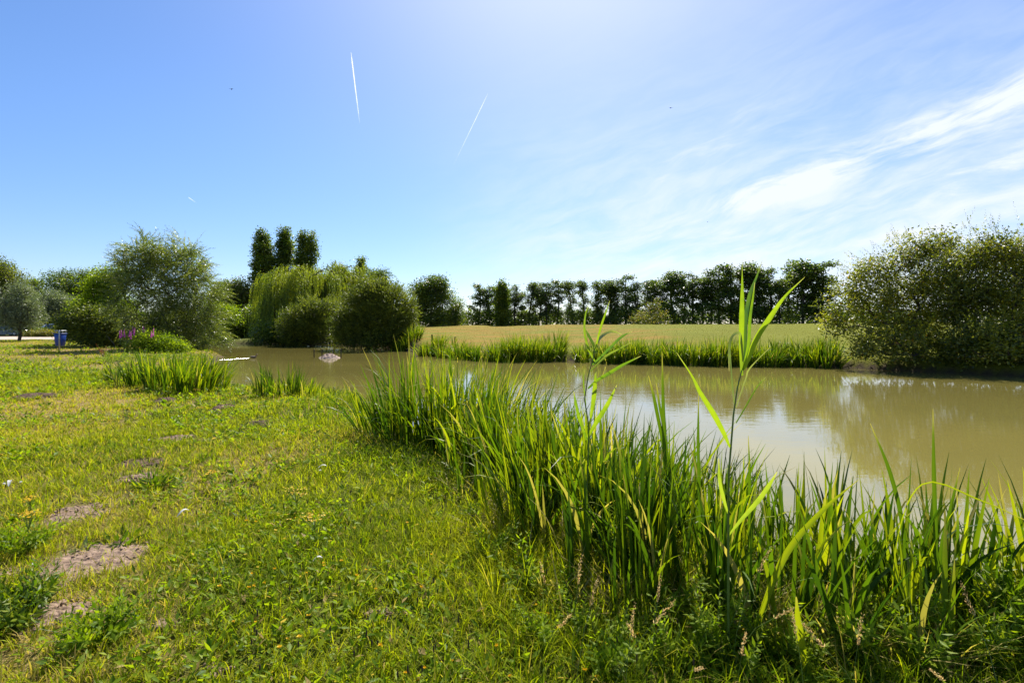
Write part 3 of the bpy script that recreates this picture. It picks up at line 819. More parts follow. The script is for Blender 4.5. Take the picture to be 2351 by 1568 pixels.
def tree(name, label, cat, u, Yd, blobs, mat, n=120, K=26, sig=.35, leaf=.16, lw=.55, r0=.16, seed=1, group=None, bark='bark', shell=.35,
         trunk_top=.55, droop=.3, multi=0, jitter=.18, rt=.012, dry=0, fork=None, extra=None, up=.35, fill=0, fillK=None, fillshell=.6):
    """blobs in photo units: (du, v, ru, rv[, depth offset m, depth radius m])"""
    r = np.random.default_rng(seed)
    x = (u - 1175.5) * Yd / F; z0 = hz(x, Yd); s = Yd / F
    bl = []
    for b in blobs:
        dy = b[4] if len(b) > 4 else 0; ry = b[5] if len(b) > 5 else b[2] * s
        bl.append((b[0] * s, dy, CZ - (b[1] - HZ) * s - z0, b[2] * s, ry, b[3] * s))
    H = max(b[2] + b[5] for b in bl)
    pts, _ = blob_pts(bl, n, r, shell)
    pts = pts[pts[:, 2] > .15]
    root = empty(name, (x, Yd, z0), label, cat, group)
    if multi:
        tn = [(0, 0, -.2), (0, 0, .15)]
        pts0 = pts
    else:
        k_ = 6; tn = [(0, 0, -.2)]
        wx, wy = r.normal(0, .012 * H, 2)
        for i in range(1, k_ + 1):
            f = i / k_
            tn.append((wx * math.sin(f * 5) * 1.5, wy * math.sin(f * 4), H * trunk_top * f))
    nodes, par, tips = skeleton(pts, tn, r, up=up)
    mesh('trunk', [wood(nodes, par, tips, r0, rt)], M[bark], root, smooth=True)
    cent = nodes[tips]
    parts = [leaf_clusters(cent, K, sig, leaf, lw, r, droop=droop, jitter=jitter, dry=dry)]
    if fill:
        p2, _ = blob_pts(bl, fill, r, fillshell)
        p2 = p2[p2[:, 2] > .05]
        parts.append(leaf_clusters(p2, fillK or K, sig, leaf, lw, r, droop=droop, jitter=jitter, dry=dry))
    if extra: parts += extra(bl, nodes, par, tips, r, root)
    mesh('crown', parts, M[mat], root)
    return root

def dup(root, loc, rz, sc, label=None):
    c = root.copy(); COL.objects.link(c); c.location = loc; c.rotation_euler = (0, 0, rz); c.scale = sc
    if label: c['label'] = label
    for ch in list(root.children):
        d = ch.copy(); COL.objects.link(d); d.parent = c
    return c

# --- poplars (narrow upright trees)
def poplar(label, u, vtop, wpx, vbot, Yd, seed, n=330, lobes=(0.0,)):
    bl = []
    H = vbot - vtop
    for j, lb in enumerate(lobes):
        ww = wpx * (.5 if len(lobes) == 1 else .30)
        for f, wf in [(.09, .5), (.2, .82), (.34, .95), (.5, 1.0), (.66, .98), (.82, .9)]:
            bl.append((lb * wpx + (math.sin(seed + f * 9) * .05) * wpx, vtop + 5 + H * (f + (.03 if j else 0)), ww * wf, H * .11))
    def shoot_extra(bl_, nodes, par, tips, r, root):
        return []
    return tree('poplar_tree', label, 'poplar tree', u, Yd, bl, 'dark', n=n, K=34, sig=.30, leaf=.24, lw=.8, r0=.2, seed=seed, fill=int(n * .85), fillshell=.6, group='narrow poplars',
                trunk_top=.8, droop=.1, shell=.4, up=1.1, rt=.015)
poplar('leftmost and fullest of the three tall poplars behind the weeping willow', 604, 524, 56, 760, 80, 11, n=420)
poplar('middle one of the three tall poplars, tapering evenly', 652, 519, 50, 740, 81, 12)
poplar('right one of the three tall poplars, split into two lobes at its top', 703, 522, 52, 740, 80, 13, lobes=(-.19, .19))
poplar('small dark poplar top poking out right of the weeping willows', 829, 586, 32, 760, 84, 14, n=170)
poplar('slim poplar standing alone inside the alder row behind the field', 1153, 640, 28, 752, 78, 15, n=150)

# --- weeping willows
def weeping(label, u, Yd, blobs, seed, nst, Lmax):
    def ex(bl, nodes, par, tips, r, root):
        nc = nst // 16
        p, q = blob_pts(bl, nc, r, .12)
        top = (q[:, 2] > -.35); p, q = p[top], q[top]
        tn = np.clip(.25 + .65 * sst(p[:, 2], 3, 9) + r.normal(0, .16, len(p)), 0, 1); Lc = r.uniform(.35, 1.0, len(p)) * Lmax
        d0 = np.stack([q[:, 0] * .8, q[:, 1] * .8, .55 + 0 * q[:, 0]], 1) + r.normal(size=p.shape) * .2
        p = np.repeat(p, 16, 0) + r.normal(size=(len(p) * 16, 3)) * [.38, .38, .15]; d = np.repeat(d0, 16, 0) + r.normal(size=p.shape) * .12
        L = np.minimum(np.repeat(Lc, 16) * r.uniform(.6, 1, len(p)), p[:, 2] + .2); L = np.maximum(L, .6)
        ct = np.clip(np.repeat(tn, 16) + r.normal(0, .05, len(p)), 0, 1)
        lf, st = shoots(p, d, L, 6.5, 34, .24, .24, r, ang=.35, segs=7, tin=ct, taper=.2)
        return [lf]
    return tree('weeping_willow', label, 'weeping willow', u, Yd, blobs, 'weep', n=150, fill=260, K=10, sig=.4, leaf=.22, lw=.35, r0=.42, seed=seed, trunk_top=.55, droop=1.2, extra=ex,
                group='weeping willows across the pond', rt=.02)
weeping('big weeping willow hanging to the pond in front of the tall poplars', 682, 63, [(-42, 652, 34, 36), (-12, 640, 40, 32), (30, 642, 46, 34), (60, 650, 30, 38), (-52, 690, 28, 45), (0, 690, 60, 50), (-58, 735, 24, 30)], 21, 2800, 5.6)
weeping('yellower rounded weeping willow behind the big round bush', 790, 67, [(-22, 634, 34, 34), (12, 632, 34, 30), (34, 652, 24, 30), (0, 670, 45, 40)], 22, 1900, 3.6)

# --- bushes across the pond
def clump_ex(nc, per, Ls, leaf, lw, out=.8, upb=.9, sig=.3, grav=.25, nl=14, ang=.6, tmin=.15, tmax=.8):
    """sprays of shoots in clumps that share a tint and a direction"""
    def ex(bl, nodes, par, tips, r, root):
        p, q = blob_pts(bl, nc, r, .08)
        o = (q[:, 2] > -.6) & (p[:, 2] > .1); p, q = p[o], q[o]
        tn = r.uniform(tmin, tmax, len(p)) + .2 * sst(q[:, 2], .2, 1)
        P_ = np.repeat(p, per, 0) + r.normal(size=(len(p) * per, 3)) * sig
        D = np.repeat(nrm(q * out + np.array([0, 0, upb]) + r.normal(size=p.shape) * .35), per, 0) + r.normal(size=P_.shape) * .25
        lf, st = shoots(P_, D, r.uniform(.4, 1, len(P_)) * Ls, grav, nl, leaf, lw, r, ang=ang, segs=4, tin=np.clip(np.repeat(tn, per) + r.normal(0, .06, len(P_)), 0, 1))
        return [lf]
    return ex
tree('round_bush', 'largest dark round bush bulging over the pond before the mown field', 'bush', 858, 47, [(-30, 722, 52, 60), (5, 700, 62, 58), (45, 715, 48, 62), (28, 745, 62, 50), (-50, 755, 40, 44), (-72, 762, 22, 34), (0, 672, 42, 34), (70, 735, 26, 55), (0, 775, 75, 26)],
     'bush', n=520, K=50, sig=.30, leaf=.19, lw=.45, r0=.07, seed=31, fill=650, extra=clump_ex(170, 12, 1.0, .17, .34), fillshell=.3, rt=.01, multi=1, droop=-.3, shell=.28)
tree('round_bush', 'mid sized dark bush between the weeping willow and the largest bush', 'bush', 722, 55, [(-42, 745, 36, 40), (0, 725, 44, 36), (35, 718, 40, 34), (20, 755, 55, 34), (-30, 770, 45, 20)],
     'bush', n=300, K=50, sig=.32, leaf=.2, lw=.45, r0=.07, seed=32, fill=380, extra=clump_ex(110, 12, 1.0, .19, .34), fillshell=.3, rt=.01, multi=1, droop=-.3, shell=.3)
tree('round_bush', 'low dark bank shrub in the shade under the weeping willow', 'bush', 640, 59, [(-10, 765, 48, 24), (30, 760, 40, 28)], 'dark', n=130, K=40, sig=.4, leaf=.22, r0=.08, seed=33, fill=300, multi=1)
tree('maple_tree', 'round yellowing tree with orange tinted top left of the poplars', 'tree', 530, 78, [(-14, 678, 34, 34), (18, 676, 34, 34), (0, 700, 48, 40), (-25, 705, 25, 30)], 'autumn', n=230, fill=420, K=46, sig=.42, leaf=.24, lw=.7, r0=.25, seed=34, dry=.05)
tree('hazel_bush', 'bright green spreading bush low over the shaded inlet', 'bush', 506, 64, [(0, 715, 36, 18), (12, 735, 30, 14), (-25, 725, 20, 25)], 'lime', n=90, fill=120, K=34, sig=.35, leaf=.2, r0=.08, seed=35, multi=1)
tree('dark_shrub', 'dark shrub in deep shade at the end of the inlet', 'bush', 560, 68, [(-20, 755, 60, 30), (25, 740, 30, 40), (-40, 735, 30, 30)], 'dark', n=190, fill=420, K=44, sig=.45, leaf=.26, r0=.1, seed=36, multi=1)
tree('broadleaf_tree', 'bluish tree top just right of the small poplar top', 'tree', 868, 88, [(-10, 640, 20, 20), (10, 638, 22, 20), (0, 665, 34, 28)], 'dark', n=110, fill=180, K=34, sig=.45, leaf=.26, r0=.2, seed=37)
tree('oak_tree', 'full round oak between the largest bush and the alder row', 'oak tree', 990, 70, [(-22, 665, 26, 26), (8, 652, 30, 20), (25, 680, 24, 30), (-8, 690, 36, 34), (-30, 715, 22, 26), (22, 720, 22, 22), (0, 735, 42, 14)], 'dark', n=230, fill=260, K=40, sig=.34, leaf=.22, lw=.7, r0=.25, seed=38)
tree('broadleaf_tree', 'small pointed tree squeezed between the oak and the alder row', 'tree', 1046, 72, [(0, 705, 17, 22), (-4, 730, 24, 22)], 'dark', n=80, fill=90, K=34, sig=.34, leaf=.2, r0=.12, seed=39)

# --- the alder row
def alder_proto(seed, H, lean, bushy, label, loc):
    r = np.random.default_rng(seed)
    root = empty('alder_tree', loc, label, 'alder tree', 'alder row behind the mown field')
    bl = []
    nb = r.integers(9, 12)
    for i in range(nb):
        f = .24 + .74 * (i + .5) / nb
        wr = H * (.185 * (1 - abs(f - .75) * .8)) * r.uniform(.5, 1.25)
        bl.append((r.normal(0, .055 * H), r.normal(0, .05 * H), f * H, wr * r.uniform(.6, 1.3), wr, H * .035))
    if bushy:
        for i in range(4):
            bl.append((r.normal(0, .8), r.normal(0, .5), H * r.uniform(.06, .3), H * .10, H * .10, H * .06))
    pts, _ = blob_pts(bl, int(165 + bushy * 40), r, .45)
    tn = [(0, 0, -.3)] + [(lean * H * .05 * math.sin(f * 3 + seed), r.normal(0, .03), H * .9 * f) for f in np.linspace(.12, 1, 9)]
    nodes, par, tips = skeleton(pts, tn, r, up=.3, sub=3)
    w1 = wood(nodes, par, tips, .14, .022)
    mesh('trunk', [w1], M['bark'], root, smooth=True)
    mesh('crown', [leaf_clusters(nodes[tips], 19, .24, .21, .7, r, droop=.2, flat=.55)], M['row'], root)
    return root, H
pos_row = [1098, 1120, 1140, 1166, 1186, 1218, 1238, 1256, 1278, 1311, 1340, 1372, 1398, 1412, 1436, 1460, 1484, 1504, 1524, 1546, 1568, 1590, 1614, 1632, 1651, 1677, 1698, 1722, 1742, 1764, 1790, 1817, 1843, 1868, 1893]
top_row = [652, 656, 662, 660, 653, 648, 660, 648, 643, 646, 645, 645, 642, 655, 632, 648, 645, 642, 655, 622, 640, 623, 634, 640, 608, 611, 614, 603, 615, 611, 640, 597, 596, 606, 600]
rr = np.random.default_rng(5)
protos = []
where = ['airy alder at the very start of the row, right after the sky gap', 'thin alder second from the sky gap', 'thin alder just before the slim poplar', 'alder immediately after the slim poplar', 'alder second after the slim poplar',
         'alder with a clear stem, third after the slim poplar', 'short alder filling between two clear stems', 'alder with tufted top above the first far iris bed', 'alder above the middle of the first far iris bed',
         'flat topped alder above the end of the first far iris bed', 'alder above the mown gap in the bank', 'alder directly above the tip of the slim reed', 'alder just past the slim reed tip', 'short alder behind the arching reed leaf',
         'taller twin stemmed alder right of the arching reed leaf', 'thin stemmed alder after the twin stemmed one', 'alder above a rusty thicket', 'alder beside the rusty thicket', 'short alder just after the rusty thicket',
         'taller alder starting the higher half of the row', 'alder stepping up in the higher half of the row', 'dense alder left of the tall reed', 'lower alder in the dip left of the tall reed', 'second lower alder in that dip',
         'tall alder immediately left of the reed tip', 'tall alder behind the reed tip', 'tall alder between reed tip and slanting reed leaf', 'high topped alder behind the slanting reed leaf', 'alder right of the slanting reed leaf',
         'alder before the notch near the row end', 'low alder filling the notch near the row end', 'highest broad alder after the notch', 'second of the broad alders after the notch', 'alder with drooping side before the sallow', 'last alder of the row, touching the sallow']
for i, (u, vt) in enumerate(zip(pos_row, top_row)):
    f = i / (len(pos_row) - 1)
    Yd = 84 - 16 * f + rr.uniform(-1.5, 1.5)
    x, z0, H = scale_tree(u, vt, Yd)
    if i < 7:
        protos.append(alder_proto(50 + i, H, 1, 1 if i in (2, 5) else 0, where[i], (x, Yd, z0)))
    else:
        p0, H0 = protos[int(rr.integers(0, 7))]
        s = H / H0
        wsc = s * rr.uniform(.85, 1.12)
        dup(p0, (x, Yd, z0), rr.uniform(0, 6.28), (wsc, wsc, s), where[i])
# undergrowth below the row, too dense to count
def thicket(name, x0, x1, ya, yb, hmin, hmax, n, leaf, mat, label, K=30):
    r = np.random.default_rng(len(label))
    x = r.uniform(x0, x1, n); f = (x - x0) / (x1 - x0)
    y = ya + (yb - ya) * f + r.normal(0, 1.0, n)
    hh = hmin + (hmax - hmin) * vn(x, x * 0, .35, 3)
    z = height(x, y) + r.random(n) ** .8 * hh
    o = mesh(name, [leaf_clusters(np.stack([x, y, z], 1), K, .38, leaf, .7, r)], M[mat])
    tag(o, label, 'undergrowth', kind='stuff')
thicket('undergrowth', -13, 46, 86, 66, .3, 4.0, 900, .26, 'row', 'dark bramble undergrowth beneath the alder row')
thicket('undergrowth', -60, -14, 74, 72, 1.2, 4.2, 620, .3, 'dark', 'deeply shaded undergrowth behind the pond inlet')
thicket('distant_woods', -230, 260, 190, 190, 4.5, 8, 2600, 1.0, 'row', 'low distant belt of woods on the horizon', K=14)
tree('thorn_thicket', 'rusty brown thicket at the foot of the alder row', 'thicket', 1500, 66, [(-22, 730, 26, 20), (12, 728, 22, 22), (0, 700, 14, 14)], 'bush', n=110, K=26, sig=.3, leaf=.18, r0=.05, seed=71, multi=1, dry=.35)

# --- big sallow on the right
def sallow_ex(nsh, Ls, leaf):
    def ex(bl, nodes, par, tips, r, root):
        p, q = blob_pts(bl, nsh, r, .12)
        o = (q[:, 2] > -.2); p, q = p[o], q[o]
        d = q * .8 + np.array([0, 0, .8]) + r.normal(size=p.shape) * .3
        lf, st = shoots(p, d, r.uniform(.4, 1, len(p)) * Ls, .1, 16, leaf, .42, r, ang=.8, segs=3)
        return [lf]
    return ex
S1 = [(-150, 735, 36, 46), (-118, 665, 46, 40), (-64, 625, 48, 36), (-8, 592, 44, 34), (52, 562, 44, 36), (88, 552, 34, 40), (-60, 700, 70, 50), (30, 660, 70, 56), (90, 640, 60, 60), (-80, 770, 70, 40), (20, 745, 80, 50),
      (-100, 815, 60, 32), (0, 820, 90, 36), (-150, 800, 26, 30), (-90, 842, 60, 20), (0, 848, 90, 22), (80, 790, 70, 60)]
tree('sallow_bush', 'big open topped sallow beside the mown field, leaning over the pond', 'sallow bush', 2108, 25.0, [(a * 1.05, b, c, d_, (1.0 if b < 760 else -.6), c * .02) for a, b, c, d_ in S1],
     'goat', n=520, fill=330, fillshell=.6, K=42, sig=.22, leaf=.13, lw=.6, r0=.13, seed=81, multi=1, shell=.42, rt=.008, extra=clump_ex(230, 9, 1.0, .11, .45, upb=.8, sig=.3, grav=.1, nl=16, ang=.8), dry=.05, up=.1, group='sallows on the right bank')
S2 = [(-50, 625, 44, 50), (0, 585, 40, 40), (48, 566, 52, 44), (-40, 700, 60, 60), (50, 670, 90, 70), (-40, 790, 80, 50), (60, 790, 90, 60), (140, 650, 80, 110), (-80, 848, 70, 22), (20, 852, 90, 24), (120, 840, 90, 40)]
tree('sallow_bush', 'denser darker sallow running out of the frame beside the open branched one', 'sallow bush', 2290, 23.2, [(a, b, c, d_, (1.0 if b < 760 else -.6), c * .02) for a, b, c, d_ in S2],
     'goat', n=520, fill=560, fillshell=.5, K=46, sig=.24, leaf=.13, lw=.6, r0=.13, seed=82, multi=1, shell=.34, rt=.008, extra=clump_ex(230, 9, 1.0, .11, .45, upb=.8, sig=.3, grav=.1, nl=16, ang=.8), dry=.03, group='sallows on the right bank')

# --- left shore willow (feathery)
def feather_ex(nsh, Lm):
    def ex(bl, nodes, par, tips, r, root):
        p, q = blob_pts(bl, nsh, r, .22)
        d = q * 1.0 + np.array([0, 0, .55]) + r.normal(size=p.shape) * .35
        L = r.uniform(.45, 1.0, len(p)) * Lm
        ct = np.clip(r.uniform(.2, .7, len(p)) + .25 * sst(q[:, 0], 0, 1), 0, 1)
        lf, st = shoots(p, d, L, .75, 26, .20, .20, r, ang=.55, segs=5, tin=ct)
        return [lf]
    return ex
WL = [(-76, 605, 32, 34), (-45, 580, 36, 32), (0, 568, 42, 30), (42, 582, 40, 34), (70, 615, 32, 36), (0, 620, 80, 50), (-50, 670, 62, 50), (55, 670, 66, 50), (84, 700, 42, 50), (105, 750, 36, 42), (55, 740, 62, 40), (-20, 730, 80, 45), (112, 790, 30, 24), (-84, 640, 30, 40), (65, 790, 54, 26), (0, 775, 60, 30)]
tree('willow_tree', 'large feathery willow on the left shore with upswept silvery green shoots', 'willow tree', 338, 35.5, [(a, b, c, d_, 1.5, c * .026) for a, b, c, d_ in WL],
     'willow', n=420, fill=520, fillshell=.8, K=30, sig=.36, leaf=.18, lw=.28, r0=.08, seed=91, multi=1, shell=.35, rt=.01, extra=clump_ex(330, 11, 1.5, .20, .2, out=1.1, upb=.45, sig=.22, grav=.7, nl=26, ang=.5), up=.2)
tree('hazel_bush', 'yellow green bush behind the left side of the feathery willow', 'bush', 245, 44, [(-15, 665, 34, 34), (10, 640, 34, 26), (-45, 715, 30, 30), (10, 710, 50, 40)], 'lime', n=200, fill=420, K=40, sig=.34, leaf=.17, lw=.5, r0=.06, seed=92, multi=1)
tree('dark_shrub', 'dark low shrub mass between the litter bin and the feathery willow', 'bush', 235, 41, [(-60, 745, 34, 32), (-15, 740, 50, 40), (40, 750, 50, 40), (10, 772, 60, 20)], 'bush', n=260, fill=900, K=44, sig=.3, leaf=.17, lw=.5, r0=.05, seed=93, multi=1)
tree('hazel_bush', 'leafy green bush between loosestrife and feathery willow', 'bush', 372, 32, [(-30, 785, 30, 26), (10, 795, 36, 24), (35, 805, 26, 18)], 'lime', n=130, fill=260, K=34, sig=.2, leaf=.12, lw=.4, r0=.03, seed=94, multi=1)

# --- left background
tree('broadleaf_tree', 'tall dark tree cut by the left frame edge', 'tree', 8, 74, [(-25, 625, 40, 40), (5, 650, 34, 44), (-10, 700, 50, 50), (20, 690, 24, 30)], 'bush', n=260, fill=600, K=40, sig=.4, leaf=.24, r0=.25, seed=101)
tree('willow_tree', 'small pale round headed willow standing by the path', 'willow tree', 43, 56, [(0, 690, 36, 34), (-22, 715, 28, 30), (24, 715, 28, 30), (0, 735, 44, 26), (2, 668, 20, 20)], 'silver', n=210, fill=260, K=46, sig=.30, leaf=.17, lw=.35, r0=.16, seed=102, trunk_top=.45, extra=feather_ex(350, .7))
tree('broadleaf_tree', 'slender dark tree between the tall edge tree and the ragged tree', 'tree', 77, 92, [(0, 660, 18, 22), (-4, 690, 26, 30), (0, 720, 30, 26)], 'dark', n=110, fill=150, K=34, sig=.42, leaf=.26, r0=.2, seed=103)
tree('broadleaf_tree', 'wide ragged topped tree behind the silver shrub', 'tree', 165, 92, [(-38, 640, 24, 20), (-5, 635, 24, 20), (30, 636, 24, 20), (0, 665, 60, 30), (0, 700, 66, 34), (60, 650, 30, 28)], 'dark', n=260, fill=500, K=34, sig=.5, leaf=.28, r0=.25, seed=104)
tree('silver_shrub', 'silvery grey shrub above the small building', 'bush', 128, 78, [(-8, 692, 34, 26), (20, 700, 30, 22), (0, 712, 40, 18)], 'silver', n=150, fill=300, K=40, sig=.4, leaf=.2, lw=.45, r0=.12, seed=105)
tree('dark_shrub', 'dark shrub left of the small building behind the parked cars', 'bush', 60, 88, [(-70, 735, 40, 26), (-20, 735, 40, 24), (40, 730, 34, 22), (-110, 730, 40, 30)], 'dark', n=190, fill=400, K=36, sig=.5, leaf=.28, r0=.1, seed=106, multi=1)
tree('dark_shrub', 'dark shrub mass right of the small building', 'bush', 205, 74, [(0, 715, 40, 36), (30, 740, 40, 34), (-18, 748, 18, 16)], 'bush', n=170, fill=350, K=36, sig=.4, leaf=.22, r0=.1, seed=107, multi=1)

# hedges as trimmed shrubs
def hedge(name, label, u0, u1, vt, vb, Yd, mat, dep, group=None, rnd=.3):
    r = np.random.default_rng(int(u0) + 7)
    s = Yd / F; x0, x1 = (u0 - 1175.5) * s, (u1 - 1175.5) * s
    cx = (x0 + x1) / 2; z0 = hz(cx, Yd); H = max((vb - vt) * s, .5)
    root = empty(name, (cx, Yd, z0), label, 'hedge', group)
    n = int(60 + 38 * (x1 - x0))
    q = r.uniform(-1, 1, (n, 3)); q = np.sign(q) * np.abs(q) ** .6
    ex = (1 - np.abs(q[:, 0]) ** 4 * rnd)
    c = np.stack([q[:, 0] * (x1 - x0) / 2, q[:, 1] * dep / 2, H * .5 + q[:, 2] * H * .46 * ex], 1)
    mesh('foliage', [leaf_clusters(c, 34, .17, .14, .6, r)], M[mat], root)
    for xx in np.linspace(x0 - cx + .2, x1 - cx - .2, 4):
        mesh('stem', [tube([(xx, 0, -.1)], [(xx, 0, H * .7)], [.04], [.02])], M['bark'], root)
hedge('hedge', 'long dark clipped hedge in front of the silver car', 72, 172, 747, 765, 70, 'dark', 1.6)
hedge('round_shrub', 'left one of two low golden clipped shrubs beside the path', 66, 99, 759, 773, 67.5, 'gold', 1.5, 'golden clipped shrubs', .8)
hedge('round_shrub', 'right one of two low golden clipped shrubs beside the path', 100, 136, 759, 773, 67.5, 'gold', 1.5, 'golden clipped shrubs', .8)
hedge('hedge', 'tall blocky green hedge right behind the litter bin', 190 - 45, 262, 742, 782, 56, 'bush', 2.2)

# ------------------------------------------------------------------ path
xs = np.linspace(-95, -46, 60); ys = np.linspace(60, 67.5, 12)
PX, PY = np.meshgrid(xs, ys); PYw = PY + .6 * np.sin(PX * .12)
M['path'] = plain('gravel_path', (.50, .40, .32), .95, nscale=3, bump=.3, col2=(.40, .32, .25))
tag(mesh('path', [(np.stack([PX.ravel(), PYw.ravel(), height(PX, PYw).ravel() + .07], 1), grid_faces(60, 12))], M['path'], smooth=True), kind='structure')

# ------------------------------------------------------------------ hard surface helpers
def boxp(c, s, bev=0.0, rz=0.0, taper=1.0):
    """bevelled box as a vertical stack of rounded rectangles. c centre of base, s size"""
    hx, hy, H = s[0] / 2, s[1] / 2, s[2]
    b = min(bev, hx * .95, hy * .95, H * .45)
    lev = [(0, b * .6), (b * .6, 0), (H - b * .6, 0), (H, b * .6)] if b > 0 else [(0, 0), (H, 0)]
    rings = []
    for z, ins in lev:
        f = 1 + (taper - 1) * z / H
        X_, Y_ = hx * f - ins, hy * f - ins
        pts = []
        for sx, sy, a0 in ((1, 1, 0), (-1, 1, 90), (-1, -1, 180), (1, -1, 270)):
            for da in ((0, 30, 60, 90) if b > 0 else (45,)):
                a = R(a0 + da)
                bb = max(b - ins, 0)
                pts.append((sx * (X_ - bb) + bb * math.cos(a), sy * (Y_ - bb) + bb * math.sin(a), z))
        rings.append(pts)
    k_ = len(rings[0]); V = np.array([p for r_ in rings for p in r_])
    ca_, sa_ = math.cos(rz), math.sin(rz)
    V = np.stack([V[:, 0] * ca_ - V[:, 1] * sa_ + c[0], V[:, 0] * sa_ + V[:, 1] * ca_ + c[1], V[:, 2] + c[2]], 1)
    fq = [(r_ * k_ + j, r_ * k_ + (j + 1) % k_, (r_ + 1) * k_ + (j + 1) % k_, (r_ + 1) * k_ + j) for r_ in range(len(rings) - 1) for j in range(k_)]
    n0 = len(V); V = np.concatenate([V, [V[:k_].mean(0)], [V[-k_:].mean(0)]])
    ft = [(n0, (j + 1) % k_, j) for j in range(k_)] + [(n0 + 1, n0 - k_ + j, n0 - k_ + (j + 1) % k_) for j in range(k_)]
    return [(V, fq), (V, ft)]

def lathe(prof, c=(0, 0, 0), k=16, ax='z'):
    pr = np.array(prof); n = len(pr); a = np.arange(k) * 2 * np.pi / k
    V = np.stack([np.outer(pr[:, 0], np.cos(a)), np.outer(pr[:, 0], np.sin(a)), np.repeat(pr[:, 1][:, None], k, 1)], -1).reshape(-1, 3)
    if ax == 'y': V = V[:, [0, 2, 1]]
    fq = [(i * k + j, i * k + (j + 1) % k, (i + 1) * k + (j + 1) % k, (i + 1) * k + j) for i in range(n - 1) for j in range(k)]
    return (V + np.array(c), fq)

def post(c, r_, H, k=8):
    return lathe([(0.001, -.3), (r_, -.3), (r_, H - .02), (r_ * .8, H), (.001, H + .004)], c, k)

# ------------------------------------------------------------------ litter bin
M['blue'] = plain('blue_plastic', (.006, .05, .32), .38, nscale=5, bump=.05, spec=.5)
M['galv'] = plain('galvanised_steel', (.42, .44, .46), .45, metal=.7, nscale=12, bump=.05)
M['darkwood'] = plain('weathered_post', (.055, .042, .032), .9, nscale=14, bump=.5)
bx_, by_ = G(138, 806, .02)
bz = hz(bx_, by_)
root = empty('litter_bin', (bx_, by_, bz), 'blue hanging litter bin on a grey steel post by the lawn', 'litter bin')
mesh('post', [post((.06, -.12, 0), .045, 1.38, 12)], M['galv'], root, smooth=True)
mesh('bin_body', boxp((-.10, .12, .34), (.44, .34, .80), .07, 0, 1.25), M['blue'], root)
mesh('lid', boxp((-.10, .12, 1.145), (.60, .46, .05), .03), M['blue'], root)
hb = [tube([(-.30, .0, 1.19), (.16, .0, 1.19), (-.30, .0, 1.34), (-.30, .3, 1.19), (.12, .3, 1.19)], [(-.30, .0, 1.34), (.16, .0, 1.34), (.16, .0, 1.34), (-.30, .3, 1.30), (.12, .3, 1.30)], np.full(5, .02), np.full(5, .02))]
mesh('hood', hb + boxp((-.07, .1, 1.335), (.52, .42, .045), .02), M['galv'], root)

# ------------------------------------------------------------------ building
M['wallgrey'] = plain('grey_render', (.20, .20, .20), .85, nscale=2, bump=.1)
M['roofg'] = plain('green_grey_roof', (.19, .24, .22), .6, nscale=3, bump=.2)
M['glass'] = plain('window_glass', (.03, .04, .05), .08, nscale=1, bump=0, spec=.8)
M['trim'] = plain('white_trim', (.62, .62, .60), .5, bump=0)
Yb = 92.0; s = Yb / F
xb0, xb1 = (120 - 1175.5) * s, (260 - 1175.5) * s
cx = (xb0 + xb1) / 2; zb_ = hz(cx, Yb); Wd = xb1 - xb0
root = empty('park_building', (cx, Yb, zb_), 'low grey building with a shallow greenish roof behind the hedge', 'building')
mesh('wall', boxp((0, 0, -.2), (Wd - 1, 5.0, 2.35)), M['wallgrey'], root)
xe = Wd / 2
rv = np.array([(-xe, -3.1, 2.12), (xe, -3.1, 2.12), (xe, 3.1, 2.12), (-xe, 3.1, 2.12), (-xe, -3.1, 2.28), (xe, -3.1, 2.28), (xe, 3.1, 2.28), (-xe, 3.1, 2.28), (-xe + 3.2, 0, 3.05), (xe - 1, 0, 3.05)])
mesh('roof', [(rv, [(0, 1, 5, 4), (1, 2, 6, 5), (2, 3, 7, 6), (3, 0, 4, 7), (3, 2, 1, 0), (4, 5, 9, 8), (6, 7, 8, 9)]), (rv, [(7, 4, 8), (5, 6, 9)])], M['roofg'], root)
for wx in (-3.4, -.6):
    wf = mesh('window', boxp((wx, -2.53, .75), (1.5, .07, 1.0)), M['trim'], root)
    mesh('pane', boxp((wx, -2.575, .82), (1.34, .03, .86)), M['glass'], wf)
dr = mesh('door', boxp((2.1, -2.52, -.05), (.95, .06, 2.0)), M['trim'], root)

